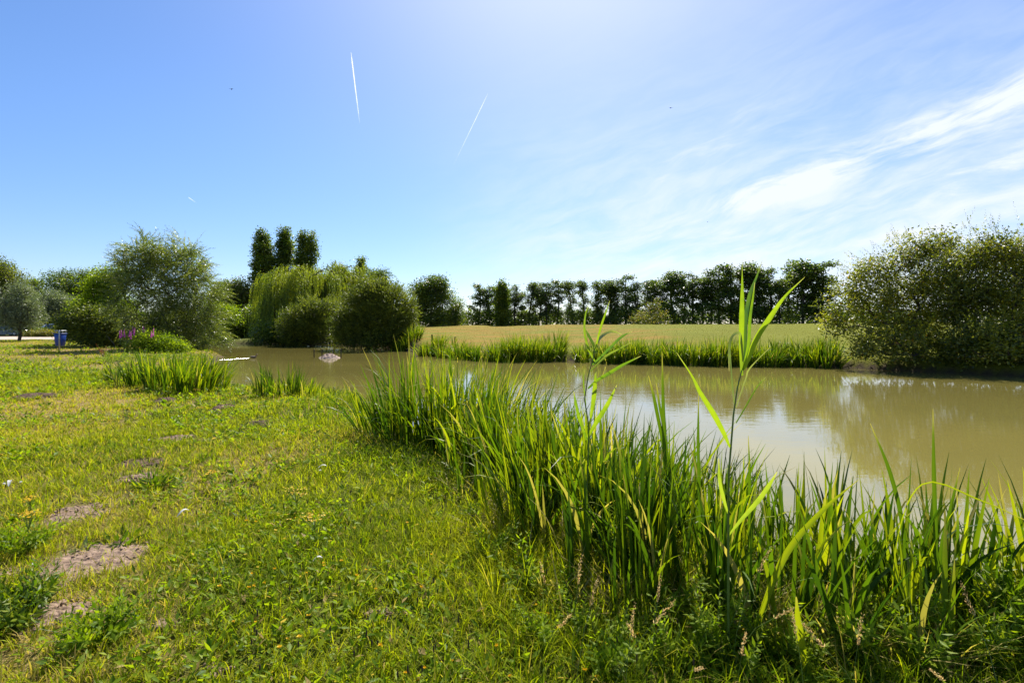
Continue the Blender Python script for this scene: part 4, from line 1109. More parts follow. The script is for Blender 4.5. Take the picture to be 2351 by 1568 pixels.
# ------------------------------------------------------------------ parked cars
def car(label, x, y, rz, paint, L=4.3, Hc=1.5):
    z = hz(x, y)
    root = empty('parked_car', (x, y, z), label, 'car', 'cars parked behind the hedge'); root.rotation_euler = (0, 0, rz)
    h = Hc / 1.5
    prof = [(-.5, .32), (-.5, .62), (-.47, .86), (-.40, .93), (-.31, 1.30), (-.24, 1.44), (-.05, 1.50), (.12, 1.46), (.22, 1.30), (.31, 1.02), (.44, .92), (.49, .75), (.5, .36), (.46, .22), (-.46, .22)]
    n = len(prof); V = []
    for (yy, k1) in [(-.86, .0), (-.80, 1), (.80, 1), (.86, 0)]:
        for (a, b) in prof:
            zz = b * h
            inn = max(0, (b - .95)) * .28
            yv = np.sign(yy) * (abs(yy) - inn) if k1 == 0 else np.sign(yy) * (abs(yy) - inn)
            sc = .985 if k1 == 0 else 1.0
            V.append((a * L * sc, yv, .85 * h + (zz - .85 * h) * sc))
    fq = [(r_ * n + j, r_ * n + (j + 1) % n, (r_ + 1) * n + (j + 1) % n, (r_ + 1) * n + j) for r_ in range(3) for j in range(n)]
    body = [(V, fq), (V, [tuple(range(n - 1, -1, -1))]), (V, [tuple(range(3 * n, 4 * n))])]
    mesh('body', body, paint, root)
    for sy in (-1, 1):
        for (wa) in ((-.285, -.04), (-.02, .20)):
            a, b = wa[0] * L, wa[1] * L
            ia = .05 * L if wa[0] < -.2 else 0; ib = .05 * L if wa[1] > .1 else 0
            y0_, y1_ = sy * (.86 - .0 + .004), sy * (.86 - .115 + .004)
            q = [(a, y0_, .96 * h), (b + ib * .8, y0_, .96 * h), (b, y1_, 1.36 * h), (a + ia, y1_, 1.36 * h)]
            mesh('side_window', [(q, [(0, 1, 2, 3)])], M['glass'], root)
        for wx in (-.31, .31):
            tr_ = mesh('wheel', [lathe([(.001, -.1), (.30, -.1), (.33, -.06), (.33, .06), (.30, .1), (.001, .1)], (wx * L, sy * .78, .33), 18, 'y')], M['tyre'], root, smooth=False)
            mesh('rim', [lathe([(.001, -.115), (.12, -.112), (.20, -.105), (.20, .105), (.12, .112), (.001, .115)], (wx * L, sy * .78, .33), 14, 'y')], M['galv'], tr_)
    return root
M['tyre'] = plain('tyre_rubber', (.02, .02, .02), .8, bump=0)
M['silverp'] = plain('silver_paint', (.62, .63, .64), .25, metal=.3, bump=0, var=.05)
M['darkp'] = plain('dark_paint', (.03, .035, .04), .22, bump=0, var=.05, spec=.6)
car('silver car with only its pale roof showing above the dark hedge', (132 - 1175.5) * 76 / F, 76, R(3), M['silverp'], 4.4, 1.62)
car('dark car parked under the trees left of the golden shrubs', (30 - 1175.5) * 70 / F, 70, R(-8), M['darkp'], 4.3, 1.45)

# ------------------------------------------------------------------ posts
for (u, vt, Yd, lab, g) in [(992, 768, 38.5, 'left one of two short dark fence posts on the far bank', 'dark fence posts on the far bank'), (1045, 773, 36.0, 'right one of two short dark fence posts on the far bank', 'dark fence posts on the far bank')]:
    x = (u - 1175.5) * Yd / F; z = hz(x, Yd); zt = CZ - (vt - HZ) * Yd / F
    tag(mesh('fence_post', [post((0, 0, 0), .07, zt - z, 8)], M['darkwood'], loc=(x, Yd, z)), lab, 'fence post', g)
mx, my = G(755, 822, WATER)
for (dx, dy, hh, lab) in [(-1.12, .35, .56, 'leftmost of the four thin stakes round the pale mound in the pond'), (-.30, -.42, .62, 'front stake standing against the pale mound in the pond'),
                          (.02, .75, .54, 'rear stake standing behind the pale mound in the pond'), (.78, .1, .62, 'rightmost stake beside the pale mound in the pond')]:
    tag(mesh('stake', [post((0, 0, -.3), .035, hh + .3, 7)], M['darkwood'], loc=(mx + dx, my + dy, WATER)), lab, 'stake', 'stakes round the mound in the pond')
M['mound'] = plain('pale_stones', (.40, .30, .25), .9, nscale=7, bump=1.0, col2=(.14, .10, .08))
ga, gr = np.meshgrid(np.linspace(0, 2 * np.pi, 40), np.linspace(0, 1, 16))
rx = .72 * (1 + .1 * np.sin(ga * 3)) * gr; zz = .30 * (1 - gr ** 1.5) + (vn(np.cos(ga) * gr * 5 + 3, np.sin(ga) * gr * 5, 2.2, 4) - .5) * .40 * (1 - gr ** 3) - .02
tag(mesh('stone_mound', [(np.stack([(rx * np.cos(ga)).ravel(), (rx * .8 * np.sin(ga)).ravel(), zz.ravel()], 1), grid_faces(40, 16))], M['mound'], smooth=False, loc=(mx, my, WATER)),
    'low pale pinkish stony mound between four stakes in the pond', 'stone mound')

# ------------------------------------------------------------------ duck and wake
dxk, dyk = DUCK
M['duckb'] = plain('duck_plumage', (.20, .15, .10), .8, nscale=20, bump=.2)
M['duckh'] = plain('duck_head', (.05, .07, .04), .6, nscale=20, bump=.1)
def ell(c, r_, k=14, m_=9, tilt=0):
    a, b = np.meshgrid(np.linspace(0, 2 * np.pi, k), np.linspace(-np.pi / 2, np.pi / 2, m_))
    V = np.stack([np.cos(b) * np.cos(a) * r_[0], np.cos(b) * np.sin(a) * r_[1], np.sin(b) * r_[2]], -1).reshape(-1, 3)
    c_, s_ = math.cos(tilt), math.sin(tilt)
    V = np.stack([V[:, 0] * c_ - V[:, 2] * s_, V[:, 1], V[:, 0] * s_ + V[:, 2] * c_], 1)
    return V + np.array(c), grid_faces(k, m_)
# one lofted body: tail, back, breast, neck, head, bill
sp = [(-.27, 0, .13, .008), (-.22, 0, .11, .04), (-.14, 0, .08, .085), (-.03, 0, .065, .105), (.07, 0, .07, .10), (.13, 0, .10, .07), (.155, 0, .16, .040), (.16, 0, .20, .035), (.175, 0, .24, .046), (.205, 0, .245, .042), (.235, 0, .235, .020), (.275, 0, .228, .013), (.285, 0, .227, .004)]
sp = np.array(sp); dirs = nrm(np.gradient(sp[:, :3], axis=0)); k_ = 12; V = []
for i_, p_ in enumerate(sp):
    n_ = np.cross(dirs[i_], [0, 1, 0]); 
    for j in range(k_):
        a = j * 2 * math.pi / k_
        V.append(p_[:3] + p_[3] * (np.array([0, 1, 0]) * math.cos(a) + n_ * math.sin(a) * .85))
fq = [(i * k_ + j, i * k_ + (j + 1) % k_, (i + 1) * k_ + (j + 1) % k_, (i + 1) * k_ + j) for i in range(len(sp) - 1) for j in range(k_)]
duck = mesh('duck', [(V, fq)], M['duckb'], smooth=True, loc=(dxk, dyk, WATER))
tag(duck, 'small brown duck swimming right at the head of a long wake', 'duck')
n_ = 60; f_ = np.linspace(0, 1, n_)
wx0, wy0 = G(480, 829, WATER)
wkv = []
for off, zz_ in ((-.07, -.02), (-.02, .008), (.02, .008), (.06, -.02)):
    wkv.append(np.stack([dxk - .2 + (wx0 - dxk) * f_, dyk + (wy0 - dyk) * f_ + off * (.35 + f_ * .6), np.full(n_, WATER + zz_)], 1))
M['foam'] = plain('wake_water', (.30, .28, .18), .12, nscale=9, bump=.3, spec=.8)
tag(mesh('wake', [(np.concatenate(wkv), grid_faces(n_, 4))], M['foam'], smooth=True), 'thin pale wake trailing behind the swimming duck', 'wake', kind='stuff')

# floating bits
r = np.random.default_rng(4); n = 420
x = np.concatenate([r.uniform(-6, 24, n), r.uniform(-14, 6, 80)]); y = np.concatenate([33 - .42 * x[:n] - r.random(n) ** 2 * 7, r.uniform(12, 30, 80)])
kp = sdist(x, y) < -.15; x, y = x[kp], y[kp]; n = len(x); a = r.uniform(0, 6.28, n); L = r.uniform(.03, .11, n)
tag(mesh('floating_leaves', [kites(np.stack([x, y, np.full(n, WATER + .006)], 1), np.stack([np.cos(a), np.sin(a), 0 * a], 1), np.tile([0, 0, 1.], (n, 1)), L, L * .5, np.stack([r.random(n), r.random(n)], 1), fold=.05)], M['gold']),
    'scattered small leaves floating on the pond', 'leaves', kind='stuff')

# ------------------------------------------------------------------ contrails and birds
def vapour(name_, a=.5):
    m = bpy.data.materials.new(name_); m.use_nodes = True; m.node_tree.nodes.clear(); k = NT(m.node_tree)
    at = k.n('ShaderNodeAttribute', attribute_name='tint'); s_ = k.n('ShaderNodeSeparateColor'); k.put(s_.inputs[0], at.outputs['Color'])
    tb = k.n('ShaderNodeBsdfTranslucent'); tb.inputs[0].default_value = (.9, .9, .92, 1)
    tp = k.n('ShaderNodeBsdfTransparent'); mx_ = k.n('ShaderNodeMixShader')
    k.put(mx_.inputs[0], k.m('MULTIPLY', s_.outputs[0], a))
    k.t.links.new(tp.outputs[0], mx_.inputs[1]); k.t.links.new(tb.outputs[0], mx_.inputs[2])
    o = k.n('ShaderNodeOutputMaterial'); k.t.links.new(mx_.outputs[0], o.inputs[0]); return m
for (u0, v0, u1, v1, w0, w1, a, lab) in [(806, 122, 826, 285, 3.0, 2.2, .75, 'brightest longest contrail, nearly vertical, high above the poplars'),
                                         (1120, 216, 1040, 382, 1.8, 1.4, .22, 'thin faint contrail slanting down left in the middle of the sky'),
                                         (432, 453, 451, 466, 1.6, 1.2, .35, 'tiny short contrail low over the feathery willow')]:
    n_ = 40; f_ = np.linspace(0, 1, n_)
    Yc = 4000.0
    P_ = np.stack([W(u0 + (u1 - u0) * t_, v0 + (v1 - v0) * t_, Yc) for t_ in f_])
    rad = (w0 + (w1 - w0) * f_) * Yc / F * .5 * np.clip(f_ * 8, .3, 1)
    dirv = nrm(P_[-1] - P_[0]); s1 = nrm(np.cross(dirv, [0, 1, 0])); s2 = np.cross(dirv, s1)
    k_ = 8; an = np.arange(k_) * 2 * np.pi / k_
    V = (P_[:, None, :] + (s1[None, None] * np.cos(an)[None, :, None] + s2[None, None] * np.sin(an)[None, :, None]) * rad[:, None, None]).reshape(-1, 3)
    fq = [(i * k_ + j, i * k_ + (j + 1) % k_, (i + 1) * k_ + (j + 1) % k_, (i + 1) * k_ + j) for i in range(n_ - 1) for j in range(k_)]
    T = np.repeat(np.stack([np.clip((1 - f_) * 1.6, 0, 1) * (.8 + .2 * np.sin(f_ * 40)), f_, f_], 1), k_, axis=0)
    tag(mesh('contrail', [(V, fq, T)], vapour('vapour', a)), lab, 'contrail', 'contrails in the sky')
M['bird'] = plain('bird_plumage', (.03, .03, .03), .8, bump=0)
for (u, v, Yd, lab) in [(531, 206, 60, 'distant dark bird high on the left of the sky'), (1540, 249, 70, 'distant dark bird right of the middle of the sky'), (1625, 510, 90, 'distant dark bird low over the alder row')]:
    V = [(-.30, 0, .05), (-.14, .04, .09), (-.13, -.06, .08), (0, .10, 0), (0, -.16, 0), (.14, .04, .09), (.13, -.06, .08), (.30, 0, .05), (0, 0, .035), (0, 0, -.035)]
    tag(mesh('bird', [(V, [(0, 1, 2), (1, 3, 8), (1, 8, 2), (2, 8, 4), (5, 8, 3), (5, 6, 8), (6, 4, 8), (5, 7, 6), (3, 9, 8), (8, 9, 4), (1, 2, 9), (5, 9, 6)])], M['bird'], loc=tuple(W(u, v, Yd))), lab, 'bird')

# ------------------------------------------------------------------ hand shaped reed leaves
def ribbon(P, wpx, tintv=.6, dry=0.0, side=None, n=26, fold=.14):
    """smooth leaf through points (u, v, depth); widths in photo units at the leaf's depth"""
    Q = np.array([W(*p) for p in P]); w_ = np.array(wpx) * np.array([p[2] for p in P]) / F
    t0 = np.concatenate([[0], np.cumsum(np.linalg.norm(np.diff(Q, axis=0), axis=1))]); t0 /= t0[-1]
    tt = np.linspace(0, 1, n)
    Qe = np.vstack([2 * Q[0] - Q[1], Q, 2 * Q[-1] - Q[-2]])
    out = []; ww = np.interp(tt, t0, w_)
    for t_ in tt:
        i = min(int(np.searchsorted(t0, t_, side='right')) - 1, len(Q) - 2); i = max(i, 0)
        f = (t_ - t0[i]) / (t0[i + 1] - t0[i] + 1e-9)
        p0, p1, p2, p3 = Qe[i], Qe[i + 1], Qe[i + 2], Qe[i + 3]
        out.append(.5 * ((2 * p1) + (-p0 + p2) * f + (2 * p0 - 5 * p1 + 4 * p2 - p3) * f ** 2 + (-p0 + 3 * p1 - 3 * p2 + p3) * f ** 3))
    C_ = np.array(out); d = nrm(np.gradient(C_, axis=0))
    s0 = np.cross(d, np.array(side if side is not None else (0.15, 1.0, .1))); s0 = nrm(s0)
    nn = np.cross(s0, d)
    V = np.stack([C_ - s0 * ww[:, None] * .5, C_ + nn * ww[:, None] * fold, C_ + s0 * ww[:, None] * .5], 1).reshape(-1, 3)
    Fq = grid_faces(3, n)
    T = np.tile([tintv, .5, dry], (len(V), 1)); T[:, 2] = np.clip(dry + .7 * sst(np.repeat(tt, 3), .86, 1.0), 0, 1); T[:, 0] += np.tile([-.12, .1, .05], n)
    return V, Fq, T

def stalk(P, r0_, r1_):
    Q = np.array([W(*p) for p in P]); x, y = Q[0][0], Q[0][1]
    Q = np.vstack([[x, y, hz(x, y) - .03], Q])
    rr_ = np.linspace(r0_, r1_, len(Q))
    return tube(Q[:-1], Q[1:], rr_[:-1], rr_[1:], 7)

def reed(label, stem, leaves, r0_, r1_):
    x, y = W(*stem[0])[:2]; z = hz(x, y)
    root = empty('common_reed', (x, y, z), label, 'reed', 'tall reeds on the near bank')
    off = np.array([x, y, z])
    V, Fc, _ = stalk(stem, r0_, r1_)
    mesh('stem', [(V - off, Fc)], M['stem'], root, smooth=True)
    for P, wpx, tn, dr in leaves:
        V, Fc, T = ribbon(P, [q_ * .84 for q_ in wpx], tn, dr)
        mesh('leaf', [(V - off, Fc, T)], M['reed'], root, smooth=False)
a = 2.6
reed('tallest reed with broad upright lime leaves rising above the field', [(1672, 1300, a), (1672, 1189, a), (1673, 1089, a), (1684, 952, a), (1693, 890, a), (1703, 850, a)], [
    ([(1703, 862, a), (1702, 790, a), (1703, 730, a - .03), (1704, 680, a - .05), (1704, 631, a - .06), (1704, 598, a - .06)], [7, 13, 14, 10, 2.5, .6], .78, 0),
    ([(1706, 850, a), (1711, 780, a + .05), (1712, 731, a + .08), (1722, 675, a + .1), (1737, 636, a + .12), (1750, 598, a + .12)], [6, 10, 12, 10, 5, .6], .12, 0),
    ([(1708, 840, a), (1719, 785, a - .04), (1722, 731, a - .07), (1729, 681, a - .09), (1733, 648, a - .1)], [5, 8, 8, 5, 1], .45, 0),
    ([(1706, 850, a), (1718, 822, a - .02), (1739, 774, a - .06), (1770, 726, a - .1), (1802, 681, a - .14), (1848, 636, a - .18)], [7, 13, 15, 14, 7, .8], .85, 0),
    ([(1706, 830, a), (1702, 785, a - .03), (1697, 764, a - .07), (1680, 774, a - .12), (1674, 807, a - .15), (1674, 852, a - .16)], [4, 6, 6, 7, 6, 1], .15, .25),
    ([(1676, 1027, a), (1662, 995, a - .03), (1638, 950, a - .1), (1607, 900, a - .17), (1588, 862, a - .2), (1553, 809, a - .24)], [5, 12, 15, 11, 5, .8], .9, 0),
    ([(1690, 971, a), (1715, 928, a + .06), (1737, 890, a + .1), (1759, 865, a + .12)], [3, 5, 4, .8], .5, 0),
    ([(1687, 934, a), (1681, 878, a), (1677, 820, a + .02), (1676, 778, a + .03)], [3, 4, 3, .8], .1, .2),
    ([(1690, 935, a), (1712, 870, a), (1722, 845, a - .02), (1770, 795, a - .05)], [3, 4, 4, .8], .1, .4),
    ([(1672, 1180, a), (1660, 1140, a - .05), (1652, 1100, a - .09), (1650, 1052, a - .1)], [4, 10, 9, 2], .95, .1),
    ([(1672, 1230, a), (1700, 1195, a - .05), (1740, 1150, a - .12), (1765, 1115, a - .16), (1784, 1083, a - .2)], [4, 10, 14, 12, 2], .85, .1),
], .007, .003)
b = 3.6
reed('slim reed with arching narrow leaves in front of the far bank gap', [(1352, 1250, b), (1348, 1130, b), (1352, 979, b), (1342, 917, b), (1351, 860, b), (1362, 823, b), (1366, 800, b)], [
    ([(1366, 830, b), (1351, 801, b), (1342, 761, b), (1344, 724, b), (1351, 699, b)], [4, 6, 6, 4, .8], .7, 0),
    ([(1368, 810, b), (1362, 790, b + .05), (1351, 770, b + .08), (1343, 753, b + .1)], [5, 7, 7, 1.5], .4, 0),
    ([(1366, 805, b), (1379, 753, b - .05), (1390, 720, b - .07), (1400, 690, b - .08)], [4, 6, 5, .8], .7, 0),
    ([(1366, 800, b), (1372, 785, b), (1385, 769, b + .1), (1405, 761, b + .2), (1428, 768, b + .28)], [4, 7, 8, 6, 1], .2, .3),
    ([(1360, 838, b), (1393, 806, b - .1), (1425, 775, b - .2), (1452, 760, b - .26)], [5, 7, 7, 1], .1, 0),
    ([(1356, 852, b), (1391, 818, b + .1), (1420, 802, b + .15), (1449, 786, b + .2)], [4, 6, 5, 1], .85, .1),
    ([(1350, 892, b), (1370, 874, b), (1400, 856, b - .1), (1430, 838, b - .2), (1472, 817, b - .3)], [5, 8, 10, 8, 1], .35, 0),
    ([(1356, 960, b), (1363, 915, b - .04), (1366, 885, b - .06), (1368, 849, b - .07)], [6, 13, 11, 2], .75, 0),
    ([(1348, 1005, b), (1372, 965, b - .05), (1395, 928, b - .1), (1416, 884, b - .15)], [6, 13, 12, 1.5], .8, 0),
    ([(1347, 1010, b), (1330, 960, b - .05), (1322, 925, b - .1), (1317, 898, b - .12)], [5, 9, 8, 1], .5, 0),
    ([(1345, 930, b), (1340, 880, b), (1341, 850, b)], [3, 4, 1], .6, 0),
], .006, .003)

def lone(label, P, wpx, tn=.35, dr=0, cat='iris leaf'):
    x, y = W(*P[0])[:2]; zb = hz(x, y)
    vb = HZ + (CZ - zb) * F / P[0][2]
    P = [(P[0][0] + (P[0][0] - P[1][0]) * .3, vb, P[0][2])] + P
    V, Fc, T = ribbon(P, [wpx[0] * .8] + wpx, tn, dr)
    off = np.array([x, y, zb])
    tag(mesh('lone_iris', [(V - off, Fc, T)], M['iris'], loc=(x, y, zb)), label, cat, 'single tall blades over the water')
lone('single upright dark blade standing against the water between the reeds', [(1527, 1100, 3.6), (1523, 950, 3.6), (1520, 808, 3.6)], [9, 9, 1])
lone('slanting narrow blade just left of the single upright dark one', [(1530, 1080, 3.7), (1505, 930, 3.7), (1489, 862, 3.7)], [8, 8, 1])
lone('thin blade between the slanting one and the single upright one', [(1532, 1050, 3.8), (1514, 930, 3.8), (1507, 880, 3.8)], [6, 6, 1])
lone('narrow straight blade left of the tallest reed stem', [(1606, 1160, 3.2), (1603, 1020, 3.2), (1604, 903, 3.2)], [7, 7, 1], .3)
lone('short stiff blade right of the tallest reed stem', [(1721, 1150, 3.2), (1721, 1080, 3.2), (1718, 1000, 3.2)], [7, 6, 1], .4)
lone('long straight blade rising above the right hand water', [(2148, 1230, 2.9), (2144, 1080, 2.9), (2142, 938, 2.9)], [10, 9, 1], .35)
lone('long blade leaning left beside the long straight one', [(2075, 1230, 2.9), (2045, 1090, 2.9), (1998, 972, 2.9)], [10, 9, 1], .3)
lone('blade leaning right beside the long straight one', [(2160, 1270, 2.9), (2182, 1170, 2.9), (2204, 1073, 2.9)], [9, 9, 1], .3)
lone('broad bright blade crossing over the iris near the tall reed', [(1745, 1420, 2.7), (1800, 1280, 2.7), (1880, 1180, 2.75), (1972, 1100, 2.8)], [13, 16, 12, 1], .8)
lone('thin yellow blade bowing over the water at the frame edge', [(2060, 1240, 2.7), (2120, 1110, 2.6), (2250, 1148, 2.5), (2372, 1202, 2.4)], [2.5, 3.5, 4, 1.5], .85)
lone('widest sunlit blade low in the near iris bed', [(1855, 1560, 2.45), (1835, 1450, 2.45), (1828, 1370, 2.45)], [16, 19, 3], .95)

# ------------------------------------------------------------------ leafy weeds, flowers
def weedparts(r, n, L, leaf, lw, spread, nl=14, opp=True, ang=1.0, grav=.2, stemr=.0025, tin=None, jit=.03):
    a_ = r.uniform(0, 6.28, n); q = np.sqrt(r.random(n)) * spread
    d = np.stack([np.cos(a_) * q, np.sin(a_) * q, np.ones(n)], 1)
    b_ = np.stack([np.cos(a_) * q * jit, np.sin(a_) * q * jit, np.full(n, -.01)], 1)
    return shoots(b_, d, L * r.uniform(.6, 1.05, n), grav, nl, leaf, lw, r, ang=ang, segs=4, opp=opp, stemr=stemr, tin=tin, taper=.45)
def weed(name, label, cat, x, y, seed, group=None, mat='weed', **kw):
    r = np.random.default_rng(seed)
    lf, st = weedparts(r, **kw)
    root = empty(name, (x, y, hz(x, y)), label, cat, group)
    mesh('leaves', [lf], M[mat], root)
    mesh('stem', [st], M['stem'], root)
    return root
def flat_dup(root, x, y, rz, sc, label=None):
    return dup(root, (x, y, hz(x, y)), rz, (sc, sc, sc), label)

def at(u, v, z=0.02):
    return G(u, v, z)
x, y = at(55, 1400); weed('leafy_weed', 'dark bushy weed with narrow leaves at the left frame edge', 'weed', x, y, 1, mat='iris', n=34, L=.30, leaf=.085, lw=.26, spread=1.0, nl=18)
x, y = at(20, 1455); weed('leafy_weed', 'second dark narrow leaved weed below the bushy one at the frame edge', 'weed', x, y, 2, mat='iris', n=26, L=.26, leaf=.08, lw=.26, spread=1.0, nl=16)
x, y = at(238, 1470); weed('nettle_weed', 'bright bushy nettle like weed right of the sandy patch', 'weed', x, y, 3, n=46, L=.26, leaf=.06, lw=.36, spread=1.3, nl=18)
x, y = at(45, 1262); weed('leafy_weed', 'large leafy weed under the yellow flower head', 'weed', x, y, 4, n=40, L=.30, leaf=.07, lw=.3, spread=1.5, nl=16)
x, y = at(352, 1118); weed('rosette_weed', 'dark upright rosette weed beside two soil patches', 'weed', x, y, 5, mat='iris', n=26, L=.20, leaf=.11, lw=.26, spread=1.6, nl=6, opp=False, ang=.5)
x, y = at(195, 1262); weed('rosette_weed', 'grey green flat rosette on the edge of the big sandy patch', 'weed', x, y, 6, mat='silver', n=9, L=.06, leaf=.10, lw=.28, spread=3, nl=3, opp=False, ang=1.2)
x, y = at(275, 1240); weed('rosette_weed', 'dark broad leaved rosette above the big sandy patch', 'weed', x, y, 7, mat='iris', n=16, L=.08, leaf=.13, lw=.26, spread=3, nl=3, opp=False, ang=.7)
x, y = at(2340, 1480); weed('serrated_weed', 'bright serrated weed filling the lower frame corner', 'weed', x, y, 8, n=22, L=.50, leaf=.10, lw=.24, spread=.5, nl=22)
x, y = at(2230, 1520); weed('serrated_weed', 'serrated weed just left of the corner one', 'weed', x, y, 9, n=16, L=.42, leaf=.10, lw=.24, spread=.5, nl=20)
x, y = at(2100, 1540); weed('serrated_weed', 'serrated weed below the rusty tipped iris', 'weed', x, y, 10, n=14, L=.36, leaf=.10, lw=.24, spread=.5, nl=18)
x, y = at(1640, 1500); weed('serrated_weed', 'serrated weed at the foot of the tallest reed', 'weed', x, y, 11, n=14, L=.40, leaf=.09, lw=.22, spread=.4, nl=20)
x, y = at(1410, 1330); weed('serrated_weed', 'tall leafy weed in the middle of the near iris bed', 'weed', x, y, 12, n=12, L=.55, leaf=.07, lw=.26, spread=.3, nl=24)
x, y = at(1320, 1240); weed('serrated_weed', 'bright leafy weed in front of the slim reed', 'weed', x, y, 13, n=10, L=.55, leaf=.07, lw=.3, spread=.3, nl=24)

# leafy weeds along the foot of the bed, alike
r = np.random.default_rng(12)
pw = None
for (u, v) in [(1120, 1290), (1210, 1370), (1290, 1400), (1340, 1450), (1440, 1470), (1520, 1420), (1560, 1520), (1480, 1540), (1700, 1540), (1780, 1500), (1860, 1530), (1960, 1500), (2040, 1470), (2160, 1450), (2290, 1400), (1250, 1480), (1390, 1540), (1080, 1200), (2250, 1330), (1660, 1420)]:
    x, y = at(u, v)
    if pw is None:
        pw = weed('leafy_weed', 'bright leafy weed among the grass at the foot of the near iris bed', 'weed', x, y, 60, 'leafy weeds at the foot of the near iris bed', mat='lime', n=12, L=.34, leaf=.075, lw=.3, spread=.7, nl=18)
    else:
        flat_dup(pw, x, y, r.uniform(0, 6.28), r.uniform(.7, 1.15))

# leafy spires
def spire(label, u, vtop, Yd, seed, r0=.0035, leaf=.05, nl=34, H=None):
    x = (u - 1175.5) * Yd / F; z = hz(x, Yd); Ht = CZ - (vtop - HZ) * Yd / F - z
    r = np.random.default_rng(seed)
    lf, st = shoots(np.array([[0, 0, 0.]]), np.array([[r.normal(0, .06), r.normal(0, .05), 1.]]), np.array([Ht]), .05, nl, leaf, .26, r, ang=1.25, segs=6, opp=True, stemr=r0, tin=np.array([.85]), taper=.75)
    root = empty('leafy_spire', (x, Yd, z), label, 'leafy stem', 'leafy spires rising from the near iris')
    mesh('leaves', [lf], M['reed'], root); mesh('stem', [st], M['stem'], root)
spire('leafy spire alone over the water near the frame edge', 2306, 1195, 2.75, 1, leaf=.07)
spire('leafy spire at the back of the tallest iris clump', 1058, 828, 8.0, 2, leaf=.10, r0=.006)
spire('shorter yellow green spire left in the tallest iris clump', 1015, 862, 7.8, 3, leaf=.10, r0=.006)
spire('yellow green spire between the two others in the tallest iris clump', 1036, 880, 7.7, 4, leaf=.09, r0=.006)
spire('slender pale spire just left of the slim reed', 1318, 965, 4.6, 5, leaf=.05)
spire('slender spire in front of the widest iris mass', 1290, 1010, 4.5, 6, leaf=.05)

# ragwort: stalk, leaves, flat yellow head
def ragwort(label, u, v, H, wdt, seed, far=1.0):
    r = np.random.default_rng(seed)
    x, y = at(u, v, H); z = hz(x, y)
    root = empty('ragwort', (x, y, z), label, 'yellow wildflower', 'ragwort in the lawn')
    k_ = 7; an = r.uniform(0, 6.28, k_); q = np.sqrt(r.random(k_)) * wdt * .45
    top = np.stack([np.cos(an) * q, np.sin(an) * q, H + r.normal(0, .012, k_)], 1)
    mid = np.array([[0, 0, H * .6]])
    a_ = np.vstack([[[0, 0, -.02]], np.repeat(mid, k_, 0)]); b_ = np.vstack([mid, top])
    mesh('stem', [tube(a_, b_, np.full(k_ + 1, .003), np.full(k_ + 1, .0015), 5)], M['stem'], root)
    lf, _ = shoots(np.array([[0, 0, 0.]] * 3), np.array([[0, 0, 1.], [.2, 0, 1], [-.1, .2, 1]]), np.array([H * .9] * 3), .1, 16, .06, .3, r, ang=1.0)
    mesh('leaves', [lf], M['weed'], root)
    nfl = int(46 * far); c = top[r.integers(0, k_, nfl)] + r.normal(size=(nfl, 3)) * [wdt * .16, wdt * .16, .008]
    npet = 7; m = nfl * npet
    ang = np.tile(np.arange(npet) * 2 * np.pi / npet, nfl) + r.uniform(0, 6, m)
    dv = np.stack([np.cos(ang), np.sin(ang), np.full(m, .35)], 1)
    sz = .011 if far == 1 else .016
    pt = kites(np.repeat(c, npet, 0), dv, np.tile([0, 0, 1.0], (m, 1)), np.full(m, sz), np.full(m, sz * .55), np.stack([r.random(m), np.zeros(m)], 1))
    mesh('flower_head', [pt], M['yellow'], root)
ragwort('nearest ragwort with dense yellow head at the left of the lawn', 65, 1182, .30, .16, 1)
ragwort('ragwort with wide yellow head halfway to the shore iris', 288, 936, .28, .30, 2)
ragwort('small ragwort just left of the round dark molehill', 460, 936, .22, .18, 3)
ragwort('ragwort by the middle of the lawn with loose yellow head', 680, 1124, .25, .18, 4)
ragwort('ragwort with scattered yellow head just below the loose one', 722, 1190, .25, .22, 5)
ragwort('little ragwort right of the dark rosette weed', 487, 1088, .18, .14, 6)
ragwort('tiny far ragwort beside the reddish dock', 205, 795, .5, .6, 7, .6)
ragwort('tiny far ragwort on the dry strip of lawn', 62, 832, .3, .4, 8, .6)
ragwort('low orange yellow flowers above the nearest ragwort', 70, 1150, .15, .12, 9)

# small trefoil flowers
r = np.random.default_rng(77)
proto_f = None; nplaced = 0
spots = [(r.uniform(500, 1500), r.uniform(1180, 1560)) for _ in range(64)] + [(r.uniform(1060, 1280), r.uniform(1070, 1220)) for _ in range(8)]
for (u, v) in spots:
    hgt = r.uniform(.05, .12); x, y = at(u, v, hgt)
    if float(sdist(np.array([x]), np.array([y]))[0]) < .35: continue
    if proto_f is None:
        proto_f = empty('trefoil_flower', (x, y, hz(x, y)), 'small yellow trefoil flower low in the lawn grass', 'yellow flower', 'trefoil flowers in the near lawn')
        mesh('stem', [tube([(0, 0, -.01)], [(0, 0, .085)], [.0012], [.001], 4)], M['stem'], proto_f)
        m = 14; an = r.uniform(0, 6.28, m)
        dv = np.stack([np.cos(an), np.sin(an), r.uniform(.1, 1.0, m)], 1)
        mesh('petals', [kites(np.tile([0, 0, .085], (m, 1)), dv, np.tile([0, 0, 1.], (m, 1)), np.full(m, .014), np.full(m, .010), np.stack([r.random(m), (r.random(m) < .0) * 1.], 1), fold=.2)], M['yellow'], proto_f)
    else:
        s_ = hgt / .085
        dup(proto_f, (x, y, hz(x, y)), r.uniform(0, 6.28), (r.uniform(.7, 1.3), r.uniform(.7, 1.3), s_))

